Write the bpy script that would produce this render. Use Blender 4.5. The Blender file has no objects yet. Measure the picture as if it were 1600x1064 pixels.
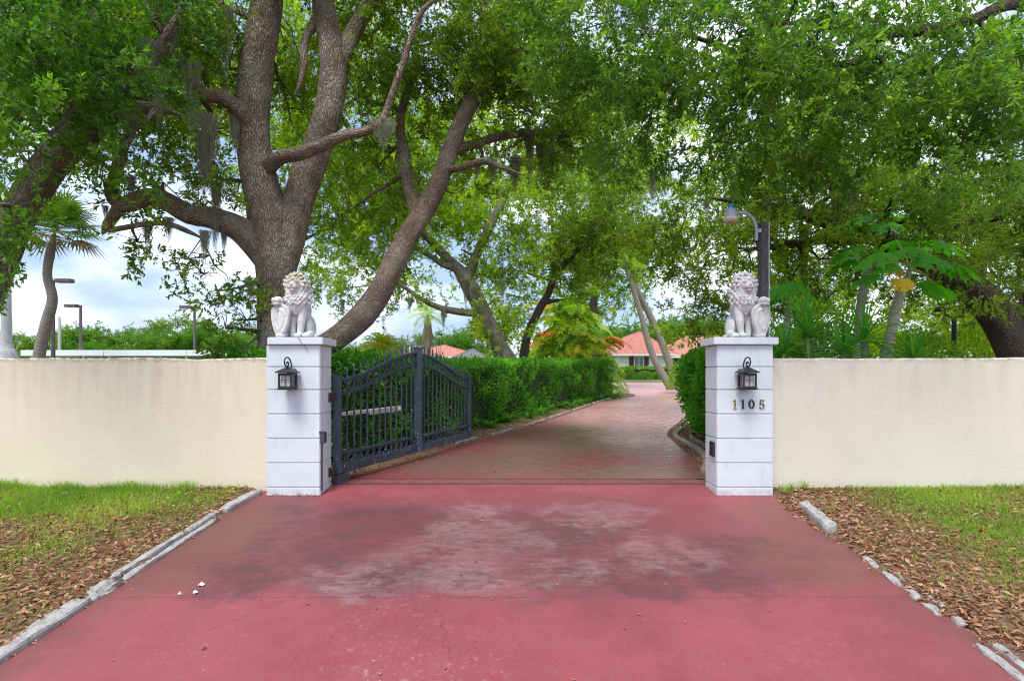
import bpy, bmesh, math, random
import numpy as np
from mathutils import Vector, Matrix, Euler

S = bpy.context.scene
COL = S.collection
R = math.radians
PI = math.pi

# ------------------------------------------------------------------ camera, sky, sun, exposure
F = 850.0                 # focal length in photo pixels (1600 wide)
CX, CY, EYE = 808.0, 586.0, 1.55
cam_d = bpy.data.cameras.new("camera")
cam_d.sensor_fit = 'HORIZONTAL'; cam_d.sensor_width = 36.0
cam_d.lens = 36.0 * F / 1600.0
cam_d.shift_x = -(CX - 800) / 1600.0
cam_d.shift_y = (CY - 532) / 1600.0
cam_d.clip_start = 0.05; cam_d.clip_end = 3000
cam = bpy.data.objects.new("camera", cam_d); COL.objects.link(cam)
cam.location = (0, 0, EYE); cam.rotation_euler = (R(90), 0, 0)
S.camera = cam

SUN_EL, SUN_AZ = 63.0, 200.0      # azimuth measured clockwise from +Y: behind the camera, a little left
W = bpy.data.worlds.new("World"); S.world = W; W.use_nodes = True
wt = W.node_tree; wt.nodes.clear()
def wn(t, **k):
    n = wt.nodes.new(t)
    for a, b in k.items(): setattr(n, a, b)
    return n
w_out = wn('ShaderNodeOutputWorld'); w_bg = wn('ShaderNodeBackground'); w_bg.inputs['Strength'].default_value = 0.12
w_sky = wn('ShaderNodeTexSky', sky_type='NISHITA', sun_disc=False)
w_sky.sun_elevation = R(SUN_EL); w_sky.sun_rotation = R(SUN_AZ)
w_sky.air_density = 1.0; w_sky.dust_density = 3.5; w_sky.ozone_density = 1.5
w_tc = wn('ShaderNodeTexCoord')
w_map = wn('ShaderNodeMapping'); w_map.inputs['Scale'].default_value = (1.0, 1.0, 2.3); w_map.inputs['Location'].default_value = (0.35, 0.1, 0.22)
w_n = wn('ShaderNodeTexNoise'); w_n.inputs['Scale'].default_value = 2.6; w_n.inputs['Detail'].default_value = 9; w_n.inputs['Roughness'].default_value = 0.55
w_r = wn('ShaderNodeValToRGB'); w_r.color_ramp.elements[0].position = 0.43; w_r.color_ramp.elements[1].position = 0.61
w_n2 = wn('ShaderNodeTexNoise'); w_n2.inputs['Scale'].default_value = 5.0; w_n2.inputs['Detail'].default_value = 6
w_c = wn('ShaderNodeValToRGB')
w_c.color_ramp.elements[0].position = 0.35; w_c.color_ramp.elements[0].color = (4.5, 5.2, 6.7, 1)
w_c.color_ramp.elements[1].position = 0.6; w_c.color_ramp.elements[1].color = (7.7, 7.9, 8.3, 1)
w_m = wn('ShaderNodeMix', data_type='RGBA')
L = wt.links.new
L(w_tc.outputs['Generated'], w_map.inputs[0]); L(w_map.outputs[0], w_n.inputs[0]); L(w_map.outputs[0], w_n2.inputs[0])
L(w_n.outputs['Fac'], w_r.inputs[0]); L(w_n2.outputs['Fac'], w_c.inputs[0])
w_h = wn('ShaderNodeMix', data_type='RGBA'); w_h.inputs[0].default_value = 0.5; w_h.inputs[7].default_value = (3.0, 4.1, 6.4, 1)
L(w_sky.outputs[0], w_h.inputs[6]); L(w_r.outputs[0], w_m.inputs[0]); L(w_h.outputs[2], w_m.inputs[6]); L(w_c.outputs[0], w_m.inputs[7])
L(w_m.outputs[2], w_bg.inputs[0]); L(w_bg.outputs[0], w_out.inputs[0])

sun_d = bpy.data.lights.new("sun", 'SUN'); sun_d.energy = 2.0; sun_d.angle = R(22); sun_d.color = (1.0, 0.95, 0.88)
sun = bpy.data.objects.new("sun", sun_d); COL.objects.link(sun)
az, el = R(SUN_AZ), R(SUN_EL)
sdir = Vector((math.sin(az) * math.cos(el), math.cos(az) * math.cos(el), math.sin(el)))
sun.rotation_euler = sdir.to_track_quat('Z', 'Y').to_euler(); sun.location = sdir * 40

S.view_settings.view_transform = 'Standard'; S.view_settings.look = 'None'
S.view_settings.gamma = 1.0; S.view_settings.use_curve_mapping = False
S.view_settings.exposure = 0.85
try:
    cy = S.cycles
    cy.max_bounces = 10; cy.diffuse_bounces = 7; cy.glossy_bounces = 3; cy.transmission_bounces = 8; cy.transparent_max_bounces = 8
    cy.use_denoising = True; cy.filter_width = 1.15; cy.caustics_reflective = False; cy.caustics_refractive = False
except Exception: pass

rng = np.random.default_rng(7)
random.seed(7)

# ------------------------------------------------------------------ helpers
def at(px, py, Y):                       # photo pixel at a chosen distance -> point in the place
    return Vector(((px - CX) / F * Y, Y, EYE - (py - CY) / F * Y))
def gz(y):                               # height of the ground
    if y < 1.5: return -0.547
    if y < 7.46: return 0.1 * (y - 6.97)
    if y < 14: return 0.049
    if y < 66: return 0.049 + 0.0265 * (y - 14)
    return 0.049 + 0.0265 * 52
gzv = np.vectorize(gz)
ORI = {}
def tag(o, label=None, cat=None, group=None, kind=None):
    if label: o['label'] = label
    if cat: o['category'] = cat
    if group: o['group'] = group
    if kind: o['kind'] = kind
    return o
def thing(name, label, cat, loc=(0, 0, 0), group=None):
    o = bpy.data.objects.new(name, None); COL.objects.link(o); o.empty_display_size = 0.2
    o.location = loc; ORI[o.name] = np.array(loc, float)
    return tag(o, label, cat, group)
def link(name, me, mats, parent=None):
    for m in (mats if isinstance(mats, (list, tuple)) else [mats]): me.materials.append(m)
    o = bpy.data.objects.new(name, me); COL.objects.link(o)
    if parent is not None:
        o.parent = parent; ORI[o.name] = ORI[parent.name]
    else: ORI[o.name] = np.zeros(3)
    return o
def copy_tree(o, parent=None):
    c = o.copy(); COL.objects.link(c); c.parent = parent
    for ch in list(o.children): copy_tree(ch, c)
    return c

class MB:
    """collects shapes in world coordinates; build() makes ONE mesh object of them"""
    def __init__(s): s.v = []; s.n = 0; s.f = []; s.m = []; s.bark = []; s.tint = []; s.hasb = False; s.hast = False
    def add(s, V, faces, mat=0, bark=None, tint=None):
        V = np.asarray(V, float).reshape(-1, 3)
        if isinstance(faces, np.ndarray): s.f.append((faces + s.n, mat))
        else:
            by = {}
            for f in faces: by.setdefault(len(f), []).append(f)
            for fs in by.values(): s.f.append((np.array(fs, int) + s.n, mat))
        s.v.append(V); s.n += len(V)
        if bark is not None: s.hasb = True
        s.bark.append(np.zeros((len(V), 3)) if bark is None else bark)
        if tint is not None: s.hast = True
        s.tint.append(np.zeros(len(V)) if tint is None else np.broadcast_to(np.asarray(tint, float), (len(V),)))
    def box(s, c, size, rot=None, mat=0):
        hx, hy, hz = [a / 2 for a in size]
        V = np.array([(x, y, z) for x in (-hx, hx) for y in (-hy, hy) for z in (-hz, hz)])
        if rot is not None: V = V @ np.array(rot if not isinstance(rot, Euler) else rot.to_matrix()).T
        s.add(V + np.array(c), [(0, 1, 3, 2), (4, 6, 7, 5), (0, 4, 5, 1), (2, 3, 7, 6), (0, 2, 6, 4), (1, 5, 7, 3)], mat)
    def bar(s, a, b, w, h, mat=0):       # rectangular bar from a to b, w sideways, h upwards
        a = Vector(a); b = Vector(b); d = (b - a); l = d.length; d.normalize()
        up = Vector((0, 0, 1))
        if abs(d.z) > 0.95: up = Vector((0, 1, 0))
        sx = d.cross(up).normalized(); u = sx.cross(d)
        s.box((a + b) / 2, (l, w, h), Matrix((d, sx, u)).transposed(), mat)
    def tube(s, pts, rad, sides=8, mat=0, cap=True, wob=0.0, bark=False, tint=None, seed=0):
        P = np.array([tuple(p) for p in pts], float); n = len(P)
        rad = np.broadcast_to(np.asarray(rad, float), (n,))
        T = np.gradient(P, axis=0); T /= np.linalg.norm(T, axis=1)[:, None] + 1e-12
        ref = np.array([0.0, 1, 0]) if abs(T[0][1]) < 0.9 else np.array([1.0, 0, 0])
        U = np.zeros_like(P); u = np.cross(T[0], ref); u /= np.linalg.norm(u)
        for i in range(n):
            u = u - T[i] * np.dot(u, T[i]); u /= np.linalg.norm(u) + 1e-12; U[i] = u
        Wv = np.cross(T, U)
        a = np.linspace(0, 2 * PI, sides, endpoint=False)
        ln = np.concatenate([[0], np.cumsum(np.linalg.norm(np.diff(P, axis=0), axis=1))])
        rr = np.repeat(rad[:, None], sides, 1)
        if wob:
            rg = np.random.default_rng(seed + 11); ph = rg.uniform(0, 6.28, 6)
            rr = rr * (1 + wob * (0.5 * np.sin(2 * a[None] + ln[:, None] * 1.3 / (rad[0] * 5 + .1) + ph[0]) + 0.4 * np.sin(3 * a[None] - ln[:, None] * 2.1 + ph[1]) + 0.35 * np.sin(5 * a[None] + ln[:, None] * 3.7 + ph[2]) + .3 * np.sin(ln[:, None] * 5 + ph[3])))
        V = P[:, None] + (np.cos(a)[None, :, None] * U[:, None] + np.sin(a)[None, :, None] * Wv[:, None]) * rr[..., None]
        i = np.arange(n - 1)[:, None]; j = np.arange(sides)[None]; k = (j + 1) % sides
        Fq = np.stack([i * sides + j, i * sides + k, (i + 1) * sides + k, (i + 1) * sides + j], -1).reshape(-1, 4)
        B = None
        if bark:
            B = np.stack([np.cos(a)[None] * rr, np.sin(a)[None] * rr, np.repeat(ln[:, None] + seed * 3.3, sides, 1)], -1).reshape(-1, 3)
        V = V.reshape(-1, 3); fs = [Fq]
        s.add(V, Fq, mat, B, tint)
        if cap:
            base = s.n - len(V)
            s.f.append((np.array([list(range(sides))[::-1]]) + base, mat))
            s.f.append((np.array([list(range(sides))]) + base + (n - 1) * sides, mat))
    def lathe(s, c, prof, sides=16, mat=0):
        c = np.array(c, float); a = np.linspace(0, 2 * PI, sides, endpoint=False); prof = np.array(prof, float); n = len(prof)
        V = np.stack([prof[:, 0][:, None] * np.cos(a), prof[:, 0][:, None] * np.sin(a), np.repeat(prof[:, 1][:, None], sides, 1)], -1).reshape(-1, 3) + c
        i = np.arange(n - 1)[:, None]; j = np.arange(sides)[None]; k = (j + 1) % sides
        s.add(V, np.stack([i * sides + j, i * sides + k, (i + 1) * sides + k, (i + 1) * sides + j], -1).reshape(-1, 4), mat)
        base = s.n - len(V)
        s.f.append((np.array([list(range(sides))[::-1]]) + base, mat)); s.f.append((np.array([list(range(sides))]) + base + (n - 1) * sides, mat))
    def build(s, name, mats, parent=None, smooth=False, bevel=0.0, seg=1):
        V = np.concatenate(s.v); 
        if parent is not None: V = V - ORI[parent.name]
        me = bpy.data.meshes.new(name)
        nl = sum(f.size for f, _ in s.f); npoly = sum(len(f) for f, _ in s.f)
        me.vertices.add(len(V)); me.vertices.foreach_set('co', V.astype(np.float32).ravel())
        me.loops.add(nl); me.loops.foreach_set('vertex_index', np.concatenate([f.ravel() for f, _ in s.f]).astype(np.int32))
        tot = np.concatenate([np.full(len(f), f.shape[1]) for f, _ in s.f]); st = np.concatenate([[0], np.cumsum(tot)[:-1]])
        me.polygons.add(npoly); me.polygons.foreach_set('loop_start', st.astype(np.int32))
        try: me.polygons.foreach_set('loop_total', tot.astype(np.int32))
        except Exception: pass
        me.polygons.foreach_set('material_index', np.concatenate([np.full(len(f), m) for f, m in s.f]).astype(np.int32))
        me.polygons.foreach_set('use_smooth', np.full(npoly, bool(smooth)))
        me.update(calc_edges=True)
        if s.hasb:
            at_ = me.attributes.new('bark', 'FLOAT_VECTOR', 'POINT'); at_.data.foreach_set('vector', np.concatenate(s.bark).astype(np.float32).ravel())
        if s.hast:
            at_ = me.attributes.new('tint', 'FLOAT', 'POINT'); at_.data.foreach_set('value', np.concatenate(s.tint).astype(np.float32))
        if bevel:
            bm = bmesh.new(); bm.from_mesh(me)
            bmesh.ops.bevel(bm, geom=[e for e in bm.edges if len(e.link_faces) == 2 and e.calc_face_angle(0) > 0.5], offset=bevel, segments=seg, affect='EDGES', clamp_overlap=True)
            bm.to_mesh(me); bm.free()
        return link(name, me, mats, parent)

def catmull(pts, step=0.12):             # pts: rows of numbers, smooth resampling of every column
    P = np.array(pts, float); P = np.vstack([2 * P[0] - P[1], P, 2 * P[-1] - P[-2]]); out = []
    for i in range(1, len(P) - 2):
        n = max(2, int(np.linalg.norm(P[i + 1][:3] - P[i][:3]) / step))
        for t in np.linspace(0, 1, n, endpoint=False):
            out.append(0.5 * (2 * P[i] + (P[i + 1] - P[i - 1]) * t + (2 * P[i - 1] - 5 * P[i] + 4 * P[i + 1] - P[i + 2]) * t * t + (3 * P[i] - P[i - 1] - 3 * P[i + 1] + P[i + 2]) * t ** 3))
    out.append(P[-2]); return np.array(out)
def snoise(x, y, s=1.0, seed=0):         # cheap smooth noise about -1..1
    rg = np.random.default_rng(seed); r = 0
    for k in range(7):
        a = rg.uniform(0, 6.28); f = s * rg.uniform(.6, 2.4); r = r + np.sin((x * math.cos(a) + y * math.sin(a)) * f + rg.uniform(0, 6.28))
    return r / 3.2

# ------------------------------------------------------------------ materials
def mat(name):
    m = bpy.data.materials.new(name); m.use_nodes = True; nt = m.node_tree
    return m, nt, nt.nodes['Principled BSDF']
def nd(nt, t, ins=None, **k):
    n = nt.nodes.new(t)
    for a, b in k.items(): setattr(n, a, b)
    for a, b in (ins or {}).items():
        if hasattr(b, 'is_output'): nt.links.new(b, n.inputs[a])
        else: n.inputs[a].default_value = b
    return n
def ramp(nt, fac, stops):
    n = nt.nodes.new('ShaderNodeValToRGB'); nt.links.new(fac, n.inputs[0]); e = n.color_ramp.elements
    while len(e) < len(stops): e.new(0.5)
    for q, (p, c) in zip(e, stops):
        q.position = p; q.color = (c, c, c, 1) if not isinstance(c, tuple) else (*c, 1)
    return n.outputs[0]
def mix(nt, fac, a, b, mode='MIX'):
    n = nt.nodes.new('ShaderNodeMix'); n.data_type = 'RGBA'; n.blend_type = mode
    for i, v in ((0, fac), (6, a), (7, b)):
        if hasattr(v, 'is_output'): nt.links.new(v, n.inputs[i])
        elif isinstance(v, tuple): n.inputs[i].default_value = (*v, 1)
        else: n.inputs[i].default_value = v
    return n.outputs[2]
def mth(nt, op, a, b=0.0, clamp=False):
    n = nt.nodes.new('ShaderNodeMath'); n.operation = op; n.use_clamp = clamp
    for i, v in ((0, a), (1, b)):
        if hasattr(v, 'is_output'): nt.links.new(v, n.inputs[i])
        else: n.inputs[i].default_value = v
    return n.outputs[0]
def noise(nt, vec, scale, detail=4, rough=0.55, dist=0.0):
    n = nd(nt, 'ShaderNodeTexNoise', {'Scale': scale, 'Detail': detail, 'Roughness': rough, 'Distortion': dist})
    if vec is not None: nt.links.new(vec, n.inputs[0])
    return n.outputs['Fac']
def scaled(nt, vec, sc, loc=(0, 0, 0)):
    n = nd(nt, 'ShaderNodeMapping', {'Scale': sc, 'Location': loc}); nt.links.new(vec, n.inputs[0]); return n.outputs[0]
def pos(nt): return nt.nodes.new('ShaderNodeNewGeometry').outputs['Position']
def bump(nt, b, h, strength=0.4, dist=0.01, prev=None):
    n = nd(nt, 'ShaderNodeBump', {'Strength': strength, 'Distance': dist}); nt.links.new(h, n.inputs['Height'])
    if prev is not None: nt.links.new(prev, n.inputs['Normal'])
    nt.links.new(n.outputs[0], b.inputs['Normal']); return n.outputs[0]
def setc(nt, b, c): nt.links.new(c, b.inputs['Base Color']) if hasattr(c, 'is_output') else setattr(b.inputs['Base Color'], 'default_value', (*c, 1))
def plain(name, c, rough=0.6, metal=0.0, var=0.15, scale=6.0, bmp=0.0):
    m, nt, b = mat(name); p = nd(nt, 'ShaderNodeTexCoord').outputs['Object']
    n = noise(nt, p, scale, 5)
    lo = tuple(x * (1 - var) for x in c); hi = tuple(min(1, x * (1 + var)) for x in c)
    setc(nt, b, ramp(nt, n, [(0.3, lo), (0.7, hi)])); b.inputs['Roughness'].default_value = rough; b.inputs['Metallic'].default_value = metal
    if bmp: bump(nt, b, noise(nt, p, scale * 8, 4), bmp, 0.005)
    return m
def leafmat(name, lo, mid, hi, trans=0.5, rough=0.42, tboost=(1.7, 1.75, .6)):
    m, nt, b = mat(name)
    t = nd(nt, 'ShaderNodeAttribute', attribute_name='tint').outputs['Fac']
    c = ramp(nt, t, [(0.0, lo), (0.5, mid), (1.0, hi)])
    setc(nt, b, c); b.inputs['Roughness'].default_value = rough; b.inputs['Specular IOR Level'].default_value = 0.32
    tr = nd(nt, 'ShaderNodeBsdfTranslucent'); nt.links.new(mix(nt, 1.0, c, tuple(tboost), 'MULTIPLY'), tr.inputs[0])
    mx = nd(nt, 'ShaderNodeMixShader', {0: trans}); nt.links.new(b.outputs[0], mx.inputs[1]); nt.links.new(tr.outputs[0], mx.inputs[2])
    nt.links.new(mx.outputs[0], nt.nodes['Material Output'].inputs[0]); return m

MT = {}
MT['leaf_main'] = leafmat('oak_leaf_main', (.065, .125, .012), (.15, .26, .018), (.34, .45, .04), 0.54)
MT['leaf_edge'] = leafmat('oak_leaf_edge', (.05, .14, .018), (.10, .26, .024), (.22, .42, .04), 0.48)
MT['leaf_right'] = leafmat('oak_leaf_right', (.07, .125, .014), (.15, .25, .02), (.32, .44, .04), 0.54)
MT['leaf_over'] = leafmat('oak_leaf_overhang', (.06, .15, .026), (.125, .27, .034), (.25, .42, .05), 0.52)
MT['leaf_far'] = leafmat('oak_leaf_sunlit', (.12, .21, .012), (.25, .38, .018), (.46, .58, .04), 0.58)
MT['leaf_bg'] = leafmat('tree_leaf_distant', (.06, .15, .02), (.13, .27, .03), (.28, .43, .06), 0.5)
MT['leaf_pale'] = leafmat('tree_leaf_pale', (.12, .17, .07), (.19, .25, .10), (.30, .36, .15), 0.4)
MT['hedge'] = leafmat('hedge_leaf', (.035, .13, .01), (.085, .29, .018), (.22, .52, .035), 0.42, 0.35)
MT['hedge_dark'] = leafmat('broad_hedge_leaf', (.04, .15, .012), (.075, .27, .018), (.15, .42, .03), 0.42, 0.35)
MT['shrub'] = leafmat('shrub_leaf', (.09, .20, .016), (.18, .34, .028), (.36, .50, .06), 0.48)
MT['palm_green'] = leafmat('palm_green_leaf', (.14, .28, .02), (.28, .46, .03), (.55, .62, .06), 0.55)
MT['palm_fan'] = leafmat('palm_fan_leaf', (.045, .12, .02), (.09, .21, .03), (.22, .34, .05), 0.4)
MT['border'] = leafmat('border_strap_leaf', (.035, .12, .015), (.07, .22, .025), (.18, .38, .05), 0.4)
MT['palm_gold'] = leafmat('palm_golden_leaf', (.30, .40, .02), (.58, .58, .03), (.85, .68, .05), 0.5, tboost=(1.2, 1.2, .6))
MT['palm_orange'] = leafmat('palm_orange_leaf', (.5, .16, .02), (.72, .28, .03), (.8, .45, .06), 0.4, tboost=(1.1, 1., .6))
MT['palm_dry'] = leafmat('palm_dry_leaf', (.20, .12, .06), (.32, .22, .11), (.5, .42, .25), 0.25, 0.7, tboost=(1, 1, .8))
MT['papaya'] = leafmat('papaya_leaf', (.05, .25, .015), (.10, .40, .03), (.22, .56, .05), 0.5, 0.5)
MT['papaya_yellow'] = leafmat('papaya_yellow_leaf', (.65, .36, .02), (.85, .55, .02), (.9, .7, .05), 0.4, tboost=(1, 1, .6))
MT['yucca'] = leafmat('yucca_leaf', (.05, .20, .03), (.10, .36, .04), (.30, .56, .08), 0.4, 0.35)
MT['grass'] = leafmat('grass_blade', (.10, .20, .02), (.20, .38, .035), (.45, .52, .10), 0.4, 0.5)
MT['moss'] = leafmat('spanish_moss_strand', (.22, .23, .15), (.36, .38, .26), (.52, .54, .40), 0.35, 0.8, tboost=(1, 1, .9))
MT['dry_leaf'] = leafmat('dry_oak_leaf', (.15, .06, .03), (.38, .19, .10), (.64, .44, .28), 0.15, 0.6, tboost=(1, .8, .6))
MT['reed'] = leafmat('dry_reed', (.30, .24, .20), (.45, .37, .30), (.55, .47, .40), 0.2, 0.7, tboost=(1, 1, 1))
MT['stem'] = plain('plant_stem', (.10, .08, .04), .8)
MT['twig'] = plain('oak_twig', (.16, .14, .115), .9, 0, .3, 3)

def bark(name, dark, lightc, lichen, sc=1.0, lich=0.5):
    m, nt, b = mat(name); a = nd(nt, 'ShaderNodeAttribute', attribute_name='bark').outputs['Vector']
    d = nd(nt, 'ShaderNodeTexNoise', {'Scale': 5.0, 'Detail': 3.0}); nt.links.new(a, d.inputs[0])
    v0 = mix(nt, .10, a, d.outputs['Color'], 'ADD')
    v = scaled(nt, v0, (34 * sc, 34 * sc, 7.5 * sc))
    vo = nd(nt, 'ShaderNodeTexVoronoi', feature='DISTANCE_TO_EDGE'); nt.links.new(v, vo.inputs[0]); vo.inputs['Scale'].default_value = 1.0
    ridge = ramp(nt, vo.outputs['Distance'], [(0.0, 0.0), (0.28, 1.0)])
    fine = noise(nt, scaled(nt, a, (40, 40, 14)), 1.0, 6, .65)
    big = noise(nt, a, 1.9, 5, .6)
    c = mix(nt, ridge, dark, lightc)  # mild furrow shade put into the colour between the ridges
    c = mix(nt, ramp(nt, fine, [(.3, 0.0), (.75, .6)]), c, tuple(x * 1.5 for x in lightc))
    c = mix(nt, mth(nt, 'MULTIPLY', ramp(nt, big, [(.46, 0.0), (.62, 1.0)]), lich), c, lichen)
    c = mix(nt, ramp(nt, noise(nt, a, 3.1, 3), [(.55, 0.0), (.8, .35)]), c, (.055, .075, .03))
    c = mix(nt, ramp(nt, noise(nt, a, 1.1, 6, .7), [(.42, .45), (.58, 0.)]), c, tuple(x * 1.1 for x in dark))
    setc(nt, b, c); b.inputs['Roughness'].default_value = .92; b.inputs['Specular IOR Level'].default_value = .2
    h = mth(nt, 'ADD', ridge, mth(nt, 'MULTIPLY', fine, .5))
    bump(nt, b, h, 1.0, .03 / sc); return m
MT['bark_main'] = bark('oak_bark_brown', (.10, .07, .052), (.37, .285, .215), (.46, .43, .35), 1.1, .7)
MT['bark_grey'] = bark('oak_bark_grey', (.10, .085, .068), (.33, .285, .235), (.44, .41, .34), 1.1, .8)
MT['bark_dark'] = bark('oak_bark_dark', (.06, .045, .035), (.17, .13, .10), (.22, .2, .16), 1.0, .4)
MT['bark_bg'] = bark('tree_bark_far', (.06, .05, .04), (.15, .125, .10), (.2, .19, .16), .6, .5)

def palm_bark(name, c1, c2):
    m, nt, b = mat(name); a = nd(nt, 'ShaderNodeAttribute', attribute_name='bark').outputs['Vector']
    w = nd(nt, 'ShaderNodeTexWave', {'Scale': 3.2, 'Distortion': 3.5, 'Detail': 3.0}, bands_direction='Z'); nt.links.new(a, w.inputs[0])
    n = noise(nt, a, 7, 5)
    c = mix(nt, w.outputs['Fac'], c1, c2); c = mix(nt, ramp(nt, n, [(.4, 0.), (.7, .5)]), c, tuple(x * .6 for x in c1))
    setc(nt, b, c); b.inputs['Roughness'].default_value = .9; bump(nt, b, w.outputs['Fac'], .25, .012); return m
MT['palm_trunk'] = palm_bark('palm_trunk_grey', (.25, .22, .19), (.30, .27, .24))
MT['palm_pale'] = palm_bark('palm_trunk_pale', (.42, .42, .44), (.5, .5, .52))
MT['papaya_trunk'] = palm_bark('papaya_trunk', (.36, .33, .27), (.42, .39, .33))

def stucco(name, c, dirt, topdirt):
    m, nt, b = mat(name); p = pos(nt); sep = nd(nt, 'ShaderNodeSeparateXYZ'); nt.links.new(p, sep.inputs[0]); z = sep.outputs[2]
    big = noise(nt, p, 1.1, 6, .6); streak = noise(nt, scaled(nt, p, (6, 6, .7)), 1.0, 5, .65)
    col = mix(nt, ramp(nt, big, [(.35, 0.), (.75, .55)]), c, tuple(x * y for x, y in zip(c, (.86, .85, .82))))
    drip = mth(nt, 'MULTIPLY', ramp(nt, streak, [(.44, 0.), (.68, 1.)]), nd(nt, 'ShaderNodeMapRange', {0: z, 1: .7, 2: 1.78, 3: 0., 4: topdirt}).outputs[0])
    col = mix(nt, drip, col, dirt)
    blotch = mth(nt, 'MULTIPLY', ramp(nt, noise(nt, scaled(nt, p, (14, 14, 30)), 1., 5, .7), [(.42, 0.), (.6, 1.)]), nd(nt, 'ShaderNodeMapRange', {0: z, 1: 1.70, 2: 1.765, 3: 0., 4: min(1., topdirt * 1.6)}).outputs[0])
    col = mix(nt, blotch, col, (.10, .085, .065))
    foot = mth(nt, 'MULTIPLY', ramp(nt, noise(nt, p, 5, 5), [(.3, .2), (.7, 1.)]), nd(nt, 'ShaderNodeMapRange', {0: z, 1: .03, 2: .22, 3: .55, 4: 0.}).outputs[0])
    col = mix(nt, foot, col, tuple(x * .62 for x in c))
    spots = ramp(nt, noise(nt, p, 23, 2, .5), [(.70, 0.), (.74, .5)])
    col = mix(nt, spots, col, tuple(x * .7 for x in c))
    setc(nt, b, col); b.inputs['Roughness'].default_value = .93; b.inputs['Specular IOR Level'].default_value = .2
    trowel = noise(nt, scaled(nt, p, (7, 7, 13)), 1., 5, .6, 1.2)
    b1 = bump(nt, b, ramp(nt, trowel, [(.42, 0.), (.55, 1.)]),   .10, .007); bump(nt, b, noise(nt, p, 90, 3, .6), .3, .004, b1); return m
MT['stucco_tan'] = stucco('stucco_tan', (.755, .675, .53), (.42, .34, .24), .42)
MT['stucco_cream'] = stucco('stucco_cream', (.74, .695, .58), (.47, .42, .34), .3)

def white_block():
    m, nt, b = mat('painted_block_white'); p = pos(nt)
    c = ramp(nt, noise(nt, p, 2.2, 6, .6), [(.3, (.59, .655, .705)), (.7, (.69, .745, .785))])
    st = noise(nt, scaled(nt, p, (9, 9, 2.2)), 1., 5, .7)
    c = mix(nt, ramp(nt, st, [(.56, 0.), (.74, .55)]), c, (.46, .47, .50))
    sep = nd(nt, 'ShaderNodeSeparateXYZ'); nt.links.new(p, sep.inputs[0])
    foot = mth(nt, 'MULTIPLY', ramp(nt, noise(nt, p, 16, 5, .7), [(.45, 0.), (.62, 1.)]), nd(nt, 'ShaderNodeMapRange', {0: sep.outputs[2], 1: .0, 2: .09, 3: .9, 4: 0.}).outputs[0])
    c = mix(nt, foot, c, (.30, .22, .19))
    setc(nt, b, c); b.inputs['Roughness'].default_value = .7
    bump(nt, b, noise(nt, p, 60, 4, .6), .25, .004); return m
MT['block'] = white_block()

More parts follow.
